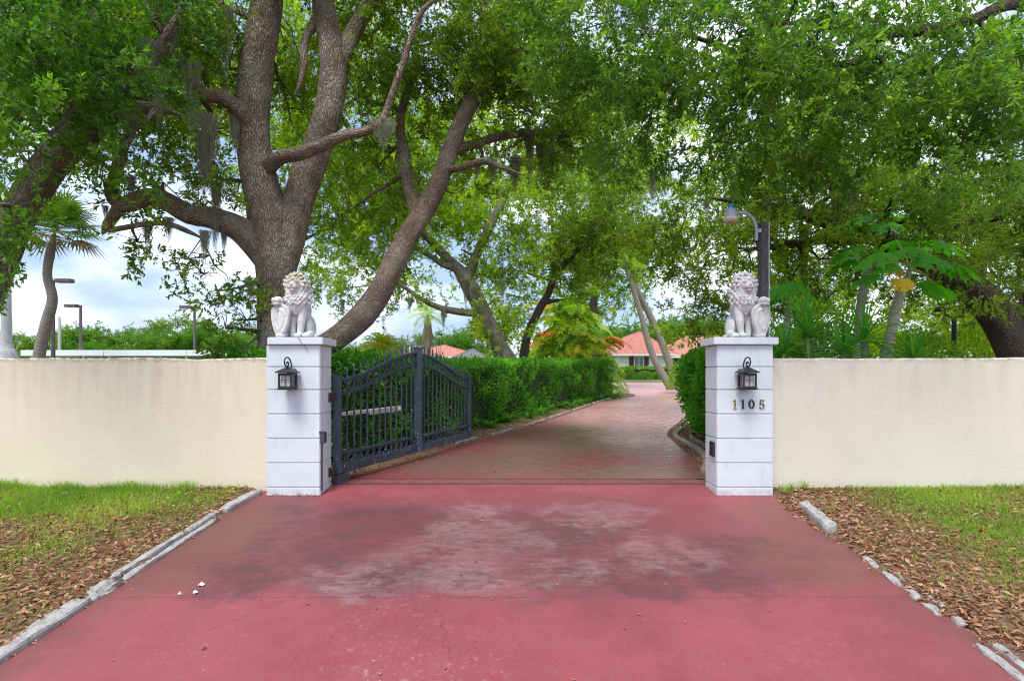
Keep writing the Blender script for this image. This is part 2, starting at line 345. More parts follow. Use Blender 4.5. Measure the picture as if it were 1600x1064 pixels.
def drive_mat(name, inner):
    m, nt, b = mat(name); p = pos(nt)
    wob = nd(nt, 'ShaderNodeTexNoise', {'Scale': 2.2, 'Detail': 8.0, 'Roughness': .7}); nt.links.new(p, wob.inputs[0])
    off = nd(nt, 'ShaderNodeVectorMath', {0: wob.outputs['Color'], 1: (.5, .5, .5)}, operation='SUBTRACT').outputs[0]
    off = nd(nt, 'ShaderNodeVectorMath', {0: off, 'Scale': 1.3}, operation='SCALE').outputs[0]
    pw = nd(nt, 'ShaderNodeVectorMath', {0: p, 1: off}, operation='ADD').outputs[0]
    def ell(cx, cy_, rx, ry, soft=.55):
        v = nd(nt, 'ShaderNodeVectorMath', {0: pw, 1: (cx, cy_, 0)}, operation='SUBTRACT').outputs[0]
        v = nd(nt, 'ShaderNodeVectorMath', {0: v, 1: (1 / rx, 1 / ry, 0)}, operation='MULTIPLY').outputs[0]
        l = nd(nt, 'ShaderNodeVectorMath', {0: v}, operation='LENGTH').outputs['Value']
        return nd(nt, 'ShaderNodeMapRange', {0: l, 1: soft, 2: 1.25, 3: 1., 4: 0.}, interpolation_type='SMOOTHSTEP').outputs[0]
    def uni(*es):
        r = es[0]
        for e in es[1:]: r = mth(nt, 'MAXIMUM', r, e)
        return r
    big = noise(nt, p, .8, 6, .6); med = noise(nt, p, 3.5, 6, .65); fine = noise(nt, p, 45, 5, .7); vfine = noise(nt, p, 160, 3, .6)
    brush = noise(nt, scaled(nt, p, (2.0, 22, 1)), 1., 6, .7)
    red = ramp(nt, big, [(.3, (.225, .032, .043)), (.7, (.315, .060, .073))])
    c = mix(nt, ramp(nt, med, [(.35, 0.), (.75, .5)]), red, (.265, .064, .08))
    grain = ramp(nt, fine, [(.35, .0), (.75, .45)]); c = mix(nt, grain, c, (.30, .11, .128))
    if not inner:
        wash = mth(nt, 'MULTIPLY', ell(0, 5.65, 3.6, 1.35, .8), ramp(nt, mth(nt, 'ADD', mth(nt, 'MULTIPLY', big, .6), mth(nt, 'MULTIPLY', brush, .4)), [(.3, .15), (.6, .75)]))
        c = mix(nt, wash, c, (.165, .05, .058))
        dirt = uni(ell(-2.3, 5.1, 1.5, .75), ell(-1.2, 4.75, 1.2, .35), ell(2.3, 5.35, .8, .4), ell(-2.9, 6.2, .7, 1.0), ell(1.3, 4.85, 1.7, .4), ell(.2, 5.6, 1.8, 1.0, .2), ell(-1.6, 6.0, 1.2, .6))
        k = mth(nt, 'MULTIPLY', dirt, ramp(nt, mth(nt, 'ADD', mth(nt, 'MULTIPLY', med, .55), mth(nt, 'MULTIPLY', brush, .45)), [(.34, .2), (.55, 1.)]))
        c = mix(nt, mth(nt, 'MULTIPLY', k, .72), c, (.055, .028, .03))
        ol = mth(nt, 'MULTIPLY', uni(ell(2.75, 5.0, .75, .5), ell(2.9, 6.0, .5, .8), ell(-3.05, 5.6, .45, 1.3)), ramp(nt, med, [(.35, .1), (.65, .8)]))
        c = mix(nt, mth(nt, 'MULTIPLY', ol, .7), c, (.22, .10, .05))
        worn = uni(ell(-.45, 5.85, .62, .35), ell(-.25, 5.5, .9, .28), ell(.85, 6.05, .55, .3), ell(-.5, 6.4, .45, .3), ell(1.0, 6.45, .8, .2), ell(-1.3, 4.7, .7, .3), ell(-.35, 4.62, .55, .22), ell(.5, 4.9, .5, .3), ell(1.4, 5.3, .5, .5), ell(-.6, 5.1, .9, .6, .1))
        kk = mth(nt, 'MULTIPLY', worn, ramp(nt, mth(nt, 'ADD', mth(nt, 'MULTIPLY', noise(nt, scaled(nt, p, (5, 15, 1)), 1., 8, .8), .5), mth(nt, 'MULTIPLY', noise(nt, p, 2.6, 8, .75), .5)), [(.43, .0), (.62, .85)]))
        kk = mth(nt, 'MULTIPLY', kk, ramp(nt, mth(nt, 'ADD', mth(nt, 'MULTIPLY', fine, .6), mth(nt, 'MULTIPLY', vfine, .4)), [(.36, .35), (.56, 1.)]))
        c = mix(nt, kk, c, (.345, .24, .245))
        w2 = mth(nt, 'MULTIPLY', uni(ell(-.85, 3.7, .5, .75), ell(-.35, 3.4, .35, .35), ell(-1.0, 4.15, .4, .3), mth(nt, 'MULTIPLY', ell(2.0, 3.7, .4, .3), .5), mth(nt, 'MULTIPLY', ell(-2.3, 3.9, .4, .5), .6)), ramp(nt, noise(nt, p, 19, 8, .82), [(.55, 0.), (.70, .8)]))
        c = mix(nt, w2, c, (.40, .29, .31))
        c = mix(nt, ramp(nt, noise(nt, p, 28, 3, .6), [(.72, 0.), (.76, .8)]), c, (.52, .40, .42))
        sep = nd(nt, 'ShaderNodeSeparateXYZ'); nt.links.new(p, sep.inputs[0])
        sep = nd(nt, 'ShaderNodeSeparateXYZ'); nt.links.new(p, sep.inputs[0]); ex = mth(nt, 'ABSOLUTE', mth(nt, 'ADD', sep.outputs[0], .05))
        eg = mth(nt, 'MULTIPLY', nd(nt, 'ShaderNodeMapRange', {0: ex, 1: 2.75, 2: 3.32, 3: 0., 4: 1.}).outputs[0], ramp(nt, noise(nt, p, 4.5, 7, .7), [(.36, .1), (.62, .9)]))
        c = mix(nt, eg, c, (.13, .062, .045))
        gr2 = mth(nt, 'MULTIPLY', ramp(nt, noise(nt, p, 1.3, 7, .65), [(.46, 0.), (.68, .55)]), ramp(nt, fine, [(.3, .4), (.6, 1.)]))
        c = mix(nt, gr2, c, (.16, .036, .05))
        c = mix(nt, ramp(nt, noise(nt, p, 75, 3, .6), [(.66, 0.), (.70, .7)]), c, (.14, .04, .045))
        jl = mth(nt, 'ABSOLUTE', mth(nt, 'ADD', sep.outputs[1], mth(nt, 'ADD', -4.402, mth(nt, 'MULTIPLY', mth(nt, 'ADD', med, -.5), .075))))
        j = nd(nt, 'ShaderNodeMapRange', {0: jl, 1: .001, 2: .009, 3: .75, 4: 0.}).outputs[0]
        c = mix(nt, j, c, (.10, .035, .035))
        # hairline cracks
        for (x0, y0, sx) in ((-1.95, 4.25, .9), (-.57, 4.1, -.25)):
            ln = mth(nt, 'ABSOLUTE', mth(nt, 'ADD', mth(nt, 'ADD', sep.outputs[0], -x0), mth(nt, 'ADD', mth(nt, 'MULTIPLY', mth(nt, 'ADD', sep.outputs[1], -y0), -sx), mth(nt, 'MULTIPLY', mth(nt, 'ADD', noise(nt, p, 6, 4), -.5), .22))))
            cr = mth(nt, 'MULTIPLY', nd(nt, 'ShaderNodeMapRange', {0: ln, 1: .001, 2: .005, 3: .8, 4: 0.}).outputs[0], ell(x0, y0, .6, .5))
            c = mix(nt, cr, c, (.09, .03, .03))
        c = mix(nt, ramp(nt, vfine, [(.52, 0.), (.72, .55)]), c, (.12, .035, .042)); c = mix(nt, ramp(nt, noise(nt, p, 110, 4, .7), [(.60, 0.), (.72, .5)]), c, (.40, .22, .24))
        b.inputs['Roughness'].default_value = .62; hst = .30
        nt.links.new(ramp(nt, med, [(.3, .48), (.7, .72)]), b.inputs['Roughness'])
    else:
        b.inputs['Specular IOR Level'].default_value = .3
        gr = uni(ell(-.6, 9.2, 1.6, 1.5), ell(1.8, 8.3, 1.8, .7), ell(1.0, 11.5, 1.8, 1.4, .2), ell(.2, 10.5, 1.2, 2.5, .2), ell(2.2, 13.5, 1.5, 2.5, .3))
        k = mth(nt, 'MULTIPLY', gr, ramp(nt, mth(nt, 'ADD', mth(nt, 'MULTIPLY', med, .5), mth(nt, 'MULTIPLY', brush, .5)), [(.36, .2), (.6, 1.)]))
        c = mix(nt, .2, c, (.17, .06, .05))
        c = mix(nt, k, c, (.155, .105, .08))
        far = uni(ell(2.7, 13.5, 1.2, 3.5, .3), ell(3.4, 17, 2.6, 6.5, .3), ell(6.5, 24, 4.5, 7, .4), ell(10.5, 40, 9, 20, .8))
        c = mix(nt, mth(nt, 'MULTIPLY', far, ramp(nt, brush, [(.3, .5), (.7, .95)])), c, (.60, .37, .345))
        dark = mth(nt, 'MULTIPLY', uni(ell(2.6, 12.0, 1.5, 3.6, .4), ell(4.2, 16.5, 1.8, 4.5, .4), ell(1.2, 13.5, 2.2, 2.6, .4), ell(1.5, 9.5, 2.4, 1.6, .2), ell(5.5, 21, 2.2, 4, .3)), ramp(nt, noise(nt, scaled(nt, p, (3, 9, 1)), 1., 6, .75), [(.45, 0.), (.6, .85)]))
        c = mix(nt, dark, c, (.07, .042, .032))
        c = mix(nt, ramp(nt, noise(nt, p, 20, 4, .7), [(.62, 0.), (.68, .6)]), c, (.10, .055, .035))
        nt.links.new(ramp(nt, brush, [(.35, .22), (.65, .5)]), b.inputs['Roughness']); hst = .4
    setc(nt, b, c)
    b1 = bump(nt, b, brush, hst * .6, .006); bump(nt, b, vfine, .35, .0025, b1); return m
MT['apron'] = drive_mat('red_painted_concrete', False)
MT['drive'] = drive_mat('worn_red_concrete', True)

def ground_mat():
    m, nt, b = mat('soil_and_turf'); p = pos(nt)
    n1 = noise(nt, p, 2.5, 6, .65); n2 = noise(nt, p, 30, 5, .7)
    soil = ramp(nt, n2, [(.3, (.10, .055, .035)), (.55, (.19, .11, .07)), (.75, (.27, .17, .11))])
    turf = ramp(nt, n2, [(.3, (.07, .13, .02)), (.7, (.17, .26, .05))])
    sep = nd(nt, 'ShaderNodeSeparateXYZ'); nt.links.new(p, sep.inputs[0])
    f = nd(nt, 'ShaderNodeMapRange', {0: sep.outputs[1], 1: 30., 2: 36., 3: 0., 4: 1.}).outputs[0]
    near = ramp(nt, n1, [(.5, 0.), (.65, .5)])
    c = mix(nt, mth(nt, 'MAXIMUM', f, near), soil, turf)
    setc(nt, b, c); b.inputs['Roughness'].default_value = .95; bump(nt, b, n2, .8, .03); return m
MT['ground'] = ground_mat()
def concrete(name, c, spot):
    m, nt, b = mat(name); p = pos(nt); n = noise(nt, p, 9, 7, .7)
    c1 = ramp(nt, n, [(.32, tuple(x * .55 for x in c)), (.5, c), (.72, tuple(min(1, x * 1.2) for x in c))])
    c1 = mix(nt, ramp(nt, noise(nt, p, 34, 4, .7), [(.52, 0.), (.66, .6)]), c1, spot); setc(nt, b, c1)
    b.inputs['Roughness'].default_value = .95; b2 = bump(nt, b, noise(nt, p, 26, 6, .7), .7, .015); return m
MT['kerb'] = concrete('weathered_concrete', (.36, .35, .34), (.13, .11, .09))
MT['kerb_red'] = concrete('mossy_concrete', (.30, .24, .20), (.12, .08, .06))
MT['channel'] = concrete('threshold_concrete', (.20, .062, .06), (.09, .045, .038))
def statue():
    m, nt, b = mat('weathered_white_stone'); p = pos(nt)
    c = ramp(nt, noise(nt, p, 7, 6, .65), [(.3, (.48, .48, .48)), (.6, (.68, .68, .68))])
    c = mix(nt, ramp(nt, noise(nt, p, 25, 5, .7), [(.55, 0.), (.7, .6)]), c, (.34, .33, .30))
    geo = nt.nodes.new('ShaderNodeNewGeometry'); sn = nd(nt, 'ShaderNodeSeparateXYZ'); nt.links.new(geo.outputs['Normal'], sn.inputs[0])
    sp = nd(nt, 'ShaderNodeSeparateXYZ'); nt.links.new(p, sp.inputs[0])
    up = mth(nt, 'MULTIPLY', nd(nt, 'ShaderNodeMapRange', {0: sp.outputs[2], 1: 2.62, 2: 2.8, 3: 0., 4: 1.}).outputs[0], nd(nt, 'ShaderNodeMapRange', {0: sp.outputs[0], 1: -1.5, 2: -1., 3: 1., 4: .12}).outputs[0])
    c = mix(nt, mth(nt, 'MULTIPLY', up, ramp(nt, noise(nt, p, 12, 4), [(.35, .1), (.6, .75)])), c, (.36, .34, .16))
    setc(nt, b, c); b.inputs['Roughness'].default_value = .85; bump(nt, b, noise(nt, p, 70, 5, .65), .4, .006); return m
MT['statue'] = statue()
def gate_paint():
    m, nt, b = mat('gate_paint_dark_slate'); p = pos(nt); sp = nd(nt, 'ShaderNodeSeparateXYZ'); nt.links.new(p, sp.inputs[0])
    c = ramp(nt, noise(nt, p, 5, 5), [(.3, (.024, .040, .066)), (.7, (.042, .064, .098))])
    thr = nd(nt, 'ShaderNodeMapRange', {0: sp.outputs[2], 1: .25, 2: 1.5, 3: .0, 4: .10}).outputs[0]
    mid = mth(nt, 'MULTIPLY', mth(nt, 'ABSOLUTE', mth(nt, 'ADD', sp.outputs[1], -9.7)), .022)
    s = mth(nt, 'SUBTRACT', mth(nt, 'SUBTRACT', noise(nt, p, 34, 3, .65), thr), mid)
    c = mix(nt, ramp(nt, s, [(.60, 0.), (.625, .9)]), c, (.62, .66, .70))
    setc(nt, b, c); b.inputs['Roughness'].default_value = .42; b.inputs['Specular IOR Level'].default_value = .5; return m
MT['gate'] = gate_paint()
MT['rust'] = plain('rusty_steel', (.075, .035, .022), .9, 0, .5, 40, .4)
MT['galv'] = plain('galvanised_steel', (.50, .53, .56), .45, .3, .15, 12)
MT['alu'] = plain('worn_aluminium', (.58, .60, .62), .5, .2, .25, 20)
MT['black'] = plain('black_painted_iron', (.018, .022, .03), .45, 0, .3, 20)
MT['grey_box'] = plain('grey_plastic_box', (.055, .06, .075), .6, 0, .2, 14)
MT['lamp_grey'] = plain('grey_lamp_housing', (.36, .42, .48), .5, 0, .15, 10)
MT['lamp_blue'] = plain('blue_photocell', (.02, .24, .55), .4, 0, .1, 10)
MT['lamp_lens'] = plain('dusty_lamp_lens', (.62, .55, .46), .35, 0, .15, 18)
MT['post_wood'] = plain('grey_stained_wood', (.085, .075, .085), .8, 0, .35, 18, .5)
MT['post_edge'] = plain('bleached_wood_edge', (.50, .49, .50), .8, 0, .2, 18)
MT['digit'] = plain('tarnished_black_digit', (.03, .03, .038), .4, .2, .4, 60)
def brass():
    m, nt, b = mat('worn_brass_digit'); p = nd(nt, 'ShaderNodeTexCoord').outputs['Object']
    setc(nt, b, ramp(nt, noise(nt, p, 55, 3), [(.42, (.07, .05, .03)), (.55, (.55, .40, .14))])); b.inputs['Metallic'].default_value = .5; b.inputs['Roughness'].default_value = .35; return m
MT['brass'] = brass()
def lglass():
    m, nt, b = mat('seeded_lantern_glass'); p = nd(nt, 'ShaderNodeTexCoord').outputs['Object']
    setc(nt, b, (.80, .79, .74)); b.inputs['Roughness'].default_value = .22; b.inputs['Transmission Weight'].default_value = .45
    bump(nt, b, noise(nt, p, 60, 3), .6, .01); return m
MT['glass'] = lglass()
MT['window'] = plain('dark_window_glass', (.10, .13, .15), .12, 0, .3, 1)
MT['shutter'] = plain('brown_shutter', (.075, .03, .02), .6)
MT['house_white'] = plain('house_render_white', (.74, .74, .72), .9, 0, .05, 1)
MT['house_peach'] = plain('house_render_peach', (.76, .60, .45), .9, 0, .08, 1)
MT['trim'] = plain('white_trim', (.72, .72, .70), .7, 0, .05, 3)
def tiles(name, a, c2):
    m, nt, b = mat(name); tc = nd(nt, 'ShaderNodeAttribute', attribute_name='bark').outputs['Vector']
    w = nd(nt, 'ShaderNodeTexWave', {'Scale': 1.0, 'Distortion': .0}, bands_direction='X', wave_profile='SIN'); nt.links.new(scaled(nt, tc, (1.05, 1, 1)), w.inputs[0])
    w2 = nd(nt, 'ShaderNodeTexWave', {'Scale': 1.0, 'Distortion': .2}, bands_direction='Y', wave_profile='SAW'); nt.links.new(scaled(nt, tc, (1, .8, 1)), w2.inputs[0])
    n = noise(nt, tc, 3.0, 5, .7)
    c = mix(nt, ramp(nt, n, [(.3, 0.), (.7, 1.)]), a, c2)
    c = mix(nt, ramp(nt, w2.outputs['Fac'], [(.86, 0.), (.95, .5)]), c, (.72, .55, .50))
    setc(nt, b, c); b.inputs['Roughness'].default_value = .75
    h = mth(nt, 'ADD', w.outputs['Fac'], mth(nt, 'MULTIPLY', w2.outputs['Fac'], .5)); bump(nt, b, h, 1., .12); return m
MT['tile'] = tiles('clay_barrel_tile', (.52, .16, .12), (.66, .27, .21))
MT['shingle'] = tiles('grey_shingle', (.14, .14, .17), (.2, .2, .23))
MT['bright_white'] = plain('white_fascia_metal', (.76, .79, .84), .5, 0, .05, .5)
MT['bronze'] = plain('bronze_lamp_metal', (.10, .07, .08), .5, 0, .2, 3)
MT['litter'] = plain('white_paper_scrap', (.82, .82, .80), .8)

# ------------------------------------------------------------------ the ground, drive, threshold
def sheet(name, xs, ys, zf, m, kind='structure'):
    xs = np.array(xs, float); ys = np.array(ys, float); X, Y = np.meshgrid(xs, ys)
    V = np.stack([X, Y, zf(X, Y)], -1).reshape(-1, 3); nx = len(xs); ny = len(ys)
    i = np.arange(ny - 1)[:, None]; j = np.arange(nx - 1)[None]
    Q = np.stack([i * nx + j, i * nx + j + 1, (i + 1) * nx + j + 1, (i + 1) * nx + j], -1).reshape(-1, 4)
    b = MB(); b.add(V, Q); o = b.build(name, m); o['kind'] = kind; return o
DL, DR = -3.36, 3.26                      # edges of the apron
def lawn_h(X, Y):
    d = np.maximum(DL - X, X - DR); r = np.clip(d / .12, 0, 1)
    near = np.clip((7.6 - Y) / .2, 0, 1)
    return r * near * (.05 + .015 * snoise(X, Y, 2.2, 3))
gx = sorted(set(list(np.linspace(-300, -14, 8)) + list(np.arange(-13, -3.4, .3)) + [-3.48, DL] + list(np.linspace(-3.2, 3.2, 9)) + [DR, 3.38] + list(np.arange(3.5, 13, .3)) + list(np.linspace(14, 300, 8))))
gy = sorted(set([-60, -20, -5, 0, 1.5] + list(np.arange(1.8, 7.3, .3)) + [7.4, 7.46, 7.6, 8, 10, 12, 14, 18, 24, 30, 40, 50, 58, 66, 80, 120, 250, 600, 1400]))
sheet('ground', gx, gy, lambda X, Y: gzv(Y) + lawn_h(X, Y), MT['ground'])
sheet('driveway_apron', np.linspace(DL, DR, 12), sorted([-1.5, 1.5] + list(np.linspace(1.8, 7.44, 16))), lambda X, Y: gzv(Y) + .012, MT['apron'])
LE = [(-2.53, 7.84), (-2.2, 8.6), (-1.75, 10), (-1.0, 12.2), (-.25, 14), (.8, 16.5), (2.2, 20.2), (3.8, 24.5), (5.7, 29.2), (7.0, 34), (7.4, 40), (7.2, 47)]
RE = [(2.70, 7.84), (2.88, 8.6), (3.18, 10), (3.50, 12.2), (3.85, 14), (4.9, 16.5), (6.45, 20.2), (7.7, 24.5), (9.1, 29.2), (10.2, 34), (11.6, 40), (12.6, 47)]
la, ra = catmull(np.array(LE), .5), catmull(np.array(RE), .5)
def at_y(c, y): return np.interp(y, c[:, 1], c[:, 0])
yy = np.array(sorted(list(np.arange(7.84, 47, .6)) + [14.0]))
b = MB(); lx, rx = at_y(la, yy), at_y(ra, yy); rows = np.linspace(0, 1, 9)
V = np.stack([lx[:, None] + (rx - lx)[:, None] * rows, np.repeat(yy[:, None], 9, 1), np.repeat((gzv(yy) + .012)[:, None], 9, 1)], -1).reshape(-1, 3)
i = np.arange(len(yy) - 1)[:, None]; j = np.arange(8)[None]
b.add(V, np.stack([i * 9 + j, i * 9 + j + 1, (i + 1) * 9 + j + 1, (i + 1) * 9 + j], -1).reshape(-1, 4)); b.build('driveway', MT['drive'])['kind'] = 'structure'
b = MB(); b.box((.02, 7.655, .049), (5.1, .33, .02)); b.build('threshold', MT['channel'], bevel=.004)['kind'] = 'structure'
b = MB(); b.box((.02, 7.467, .049), (5.1, .04, .024)); b.build('slot_drain', MT['black'])['kind'] = 'structure'

# ------------------------------------------------------------------ leaf, cluster and branch machinery
def leaf_quads(P, D, Nn, ln, wd, fold=.25):      # diamond leaves: base P, direction D, normal N
    Sd = np.cross(D, Nn); Sd /= np.linalg.norm(Sd, axis=1)[:, None] + 1e-9
    ln = ln[:, None]; wd = wd[:, None]
    mid = P + D * ln * .45
    up = Nn * wd * fold
    V = np.stack([P, mid + Sd * wd * .5 + up, P + D * ln - Nn * ln * .08, mid - Sd * wd * .5 + up], 1)
    return V.reshape(-1, 3)
def unit(a): return a / (np.linalg.norm(a, axis=-1, keepdims=True) + 1e-9)
def make_templates(k, nl, L0, seed, ll=(.058, .095), ratio=.40):
    rg = np.random.default_rng(seed); out = []
    for _ in range(k):
        P = []; D = []; tw = []
        main = [np.zeros(3)]; d = np.array([1., 0, 0])
        for q in range(4):
            d = unit(d + rg.normal(0, .25, 3) + np.array([0, 0, -.08])); main.append(main[-1] + d * L0 / 4)
        main = np.array(main); tw.append(main)
        nside = 7
        for q in range(nside):
            t = .2 + .8 * (q + rg.random()) / nside; idx = min(3, int(t * 4)); o = main[idx] + (main[idx + 1] - main[idx]) * (t * 4 - idx)
            sd = unit(np.array([.7, 0, 0]) + rg.normal(0, .75, 3)); l = L0 * rg.uniform(.25, .5)
            for w in range(nl // nside):
                s = (w + rg.random() + .4) / (nl // nside + .4); P.append(o + sd * l * s); D.append(unit(sd + rg.normal(0, .75, 3)))
        P = np.array(P); D = unit(np.array(D)); Nn = unit(rg.normal(0, .7, P.shape) + np.array([0, 0, .9]))
        ln = rg.uniform(ll[0], ll[1], len(P)); V = leaf_quads(P, D, Nn, ln, ln * ratio * rg.uniform(.8, 1.25, len(P)))
        out.append((V, main, len(P)))
    return out
TPL = make_templates(14, 56, .44, 5)
def stamp(mb, pos_, dirs, scale, seed, mat_leaf=0, mat_twig=1, twig=True, tint_base=None, tpl=TPL, twr=.0035):
    rg = np.random.default_rng(seed); n = len(pos_)
    if n == 0: return
    X = unit(dirs); up = unit(np.array([0, 0, 1.]) + rg.normal(0, .5, (n, 3))); Yv = unit(np.cross(up, X)); Z = np.cross(X, Yv)
    M = np.stack([X, Yv, Z], -1); sc = scale * rg.uniform(.75, 1.25, n); var = rg.integers(0, len(tpl), n)
    tb = rg.normal(.45, .16, n) if tint_base is None else tint_base
    for k in range(len(tpl)):
        s = np.where(var == k)[0]
        if len(s) == 0: continue
        TV, main, nl = tpl[k]
        V = np.einsum('nij,vj->nvi', M[s] * sc[s][:, None, None], TV) + pos_[s][:, None]
        tint = np.clip(tb[s][:, None] + rg.normal(0, .17, (len(s), nl)), 0, 1)
        mb.add(V.reshape(-1, 3), np.arange(len(s) * nl * 4).reshape(-1, 4), mat_leaf, None, np.repeat(tint.ravel(), 4))
        if twig:
            C = np.einsum('nij,vj->nvi', M[s] * sc[s][:, None, None], main) + pos_[s][:, None]      # n,5,3
            ring = np.array([(0, 1, 0), (0, -.5, .87), (0, -.5, -.87)]); rr = np.array([1.3, 1.1, .9, .7, .4]) * twr
            off = np.einsum('nij,rj->nri', M[s], ring)
            TVv = C[:, :, None] + off[:, None] * rr[None, :, None, None]; m = len(s)
            b0 = (np.arange(m) * 15)[:, None, None]; q = np.arange(4)[None, :, None] * 3; r_ = np.arange(3)[None, None]; r2 = (r_ + 1) % 3
            mb.add(TVv.reshape(-1, 3), np.stack([b0 + q + r_, b0 + q + r2, b0 + q + 3 + r2, b0 + q + 3 + r_], -1).reshape(-1, 4), mat_twig)
def path3(rows, Y0=None):                # rows (px, py, r_px, Y) -> x y z r
    out = []
    for px, py, r, Y in rows:
        p = at(px, py, Y); out.append((p.x, p.y, p.z, r / F * Y))
    out = [list(q) for q in out]; out[-1][3] *= .3; return out
def blob_points(blobs, rg, s):
    """blobs: (px, py, Y, rx_px, ry_px, rY, cover) -> cluster centres and outward directions"""
    A = []; D = []; C = []
    for (px, py, Y, rx, ry, rY, cov) in blobs:
        per = .0172 * s * s * (F / Y) ** 2; n = max(4, int(cov * PI * rx * ry / per))
        m = max(3, n // 11); sub = unit(rg.normal(0, 1, (m, 3))) * (rg.random(m) ** .40)[:, None]
        u = sub[rg.integers(0, m, n)] + rg.normal(0, 1, (n, 3)) * np.array([.25 * s * F / Y / rx, .25 * s / rY, .19 * s * F / Y / ry]); far_ = np.linalg.norm(u, axis=1); u = u / np.maximum(1, far_ / 1.12)[:, None]
        yy_ = Y + u[:, 1] * rY
        x = (px + u[:, 0] * rx - CX) / F * yy_; z = EYE - (py - u[:, 2] * ry - CY) / F * yy_
        A.append(np.stack([x, yy_, z], -1)); d = u + rg.normal(0, .55, (n, 3)); d[:, 2] -= .15; D.append(d); C.append(np.array(at(px, py, Y)))
    return A, D, C
def grow(mb, skel, target, r0, r1, rg, sag=.12, sides=5, seed=0):
    """a branch from the nearest skeleton point to a target point"""
    d = np.linalg.norm(skel[:, :3] - target, axis=1); k = int(np.argmin(d + rg.random(len(d)) * .25 * d.min()))
    a = skel[k, :3]; v = target - a; l = np.linalg.norm(v); n = max(3, int(l / .22)); t = np.linspace(0, 1, n)[:, None]
    side = rg.normal(0, .13 * l, 3); P = a + v * t + np.sin(t * PI) * side + np.array([0, 0, 1.]) * np.sin(t * PI) * sag * l + rg.normal(0, .018, (n, 3)) * np.sin(t * PI)
    r0 = min(r0, skel[k, 3] * .7)
    rad = r0 + (r1 - r0) * t[:, 0]
    mb.tube(P, rad, sides, bark=True, seed=seed); return np.hstack([P, rad[:, None]])
def oak(name, label, base, stems, blobs, leaf, barkm, seed, s=1.0, nsub=7, twig=True, group=None, sides=20, br=.055, wob=.10):
    """stems: list of (part_name, rows, sides); blobs: foliage masses"""
    rg = np.random.default_rng(seed); root = thing(name, label, 'tree', base, group); sk = []
    for q, (pn, rows) in enumerate(stems):
        P = catmull(path3(rows), .10); mb = MB(); mb.tube(P[:, :3], P[:, 3], sides, wob=wob, bark=True, seed=seed + q)
        mb.build(pn, barkm, root, smooth=True); sk.append(P)
    skel = np.vstack(sk); A, D, C = blob_points(blobs, rg, s); bb = MB()
    for q, (a, c) in enumerate(zip(A, C)):
        far = np.linalg.norm(skel[:, :3] - c, axis=1).min()
        bb = MB()
        if far < 9:
            g = grow(bb, skel, c, br, .014, rg, seed=q)
            loc = np.vstack([g[len(g) // 3:], ])
            for k in range(nsub):
                t = a[rg.integers(len(a))]; g2 = grow(bb, loc, t, .018, .004, rg, .05, 4, seed=q * 9 + k)
                if k % 2 == 0 and len(g2) > 4:
                    grow(bb, g2[2:], a[np.argmin(np.linalg.norm(a - g2[-1, :3], axis=1))] + rg.normal(0, .2, 3), .008, .003, rg, .02, 4, seed=k)
            bb.build('branch', barkm, root, smooth=True)
    cm = MB(); PA = np.vstack(A); tb = np.clip(.42 + .17 * rg.normal(0, 1, len(PA)) + .20 * snoise(PA[:, 0] * 1.3, PA[:, 2] * 1.6, 1.6, seed) + .14 * snoise(PA[:, 0] + PA[:, 1], PA[:, 2] * 1.4 - PA[:, 1], 4.5, seed + 5), .02, .98)
    stamp(cm, PA, np.vstack(D), s, seed + 3, twig=twig, tint_base=tb); cm.build('crown', [leaf, MT['twig']], root)
    return root

# ------------------------------------------------------------------ walls and pillars
def wall(name, x0, x1, m, label):
    n = int((x1 - x0) / .12); xs = np.linspace(x0, x1, n); mb = MB()
    rg = np.random.default_rng(int(abs(x0) * 10)); top = 1.775 + .008 * snoise(xs, xs * 0, 3, 2) + rg.normal(0, .0025, n)
    fr = 7.16 + .004 * snoise(xs, xs * 0, 1.5, 5); zb = np.full(n, -.3)
    V = np.stack([np.stack([xs, fr, zb], -1), np.stack([xs, fr, top - .02], -1), np.stack([xs, fr + .02, top], -1), np.stack([xs, np.full(n, 7.36), top], -1), np.stack([xs, np.full(n, 7.36), zb], -1)], 1).reshape(-1, 3)
    i = np.arange(n - 1)[:, None]; j = np.arange(4)[None]
    mb.add(V, np.stack([i * 5 + j, (i + 1) * 5 + j, (i + 1) * 5 + j + 1, i * 5 + j + 1], -1).reshape(-1, 4))
    mb.f.append((np.array([[4, 3, 2, 1, 0]]), 0)); mb.f.append((np.array([[0, 1, 2, 3, 4]]) + (n - 1) * 5, 0))
    return tag(mb.build(name, m), label, 'wall')
wall('garden_wall', -16, -3.225, MT['stucco_tan'], 'dirt streaked tan stucco wall beside the pillar that carries the gate')
wall('garden_wall', 3.285, 16, MT['stucco_cream'], 'clean cream stucco wall beside the numbered pillar')
PY0, PY1 = 6.97, 7.40
ZC = [-.15, .113, .427, .737, 1.052, 1.362, 1.655, 1.935]
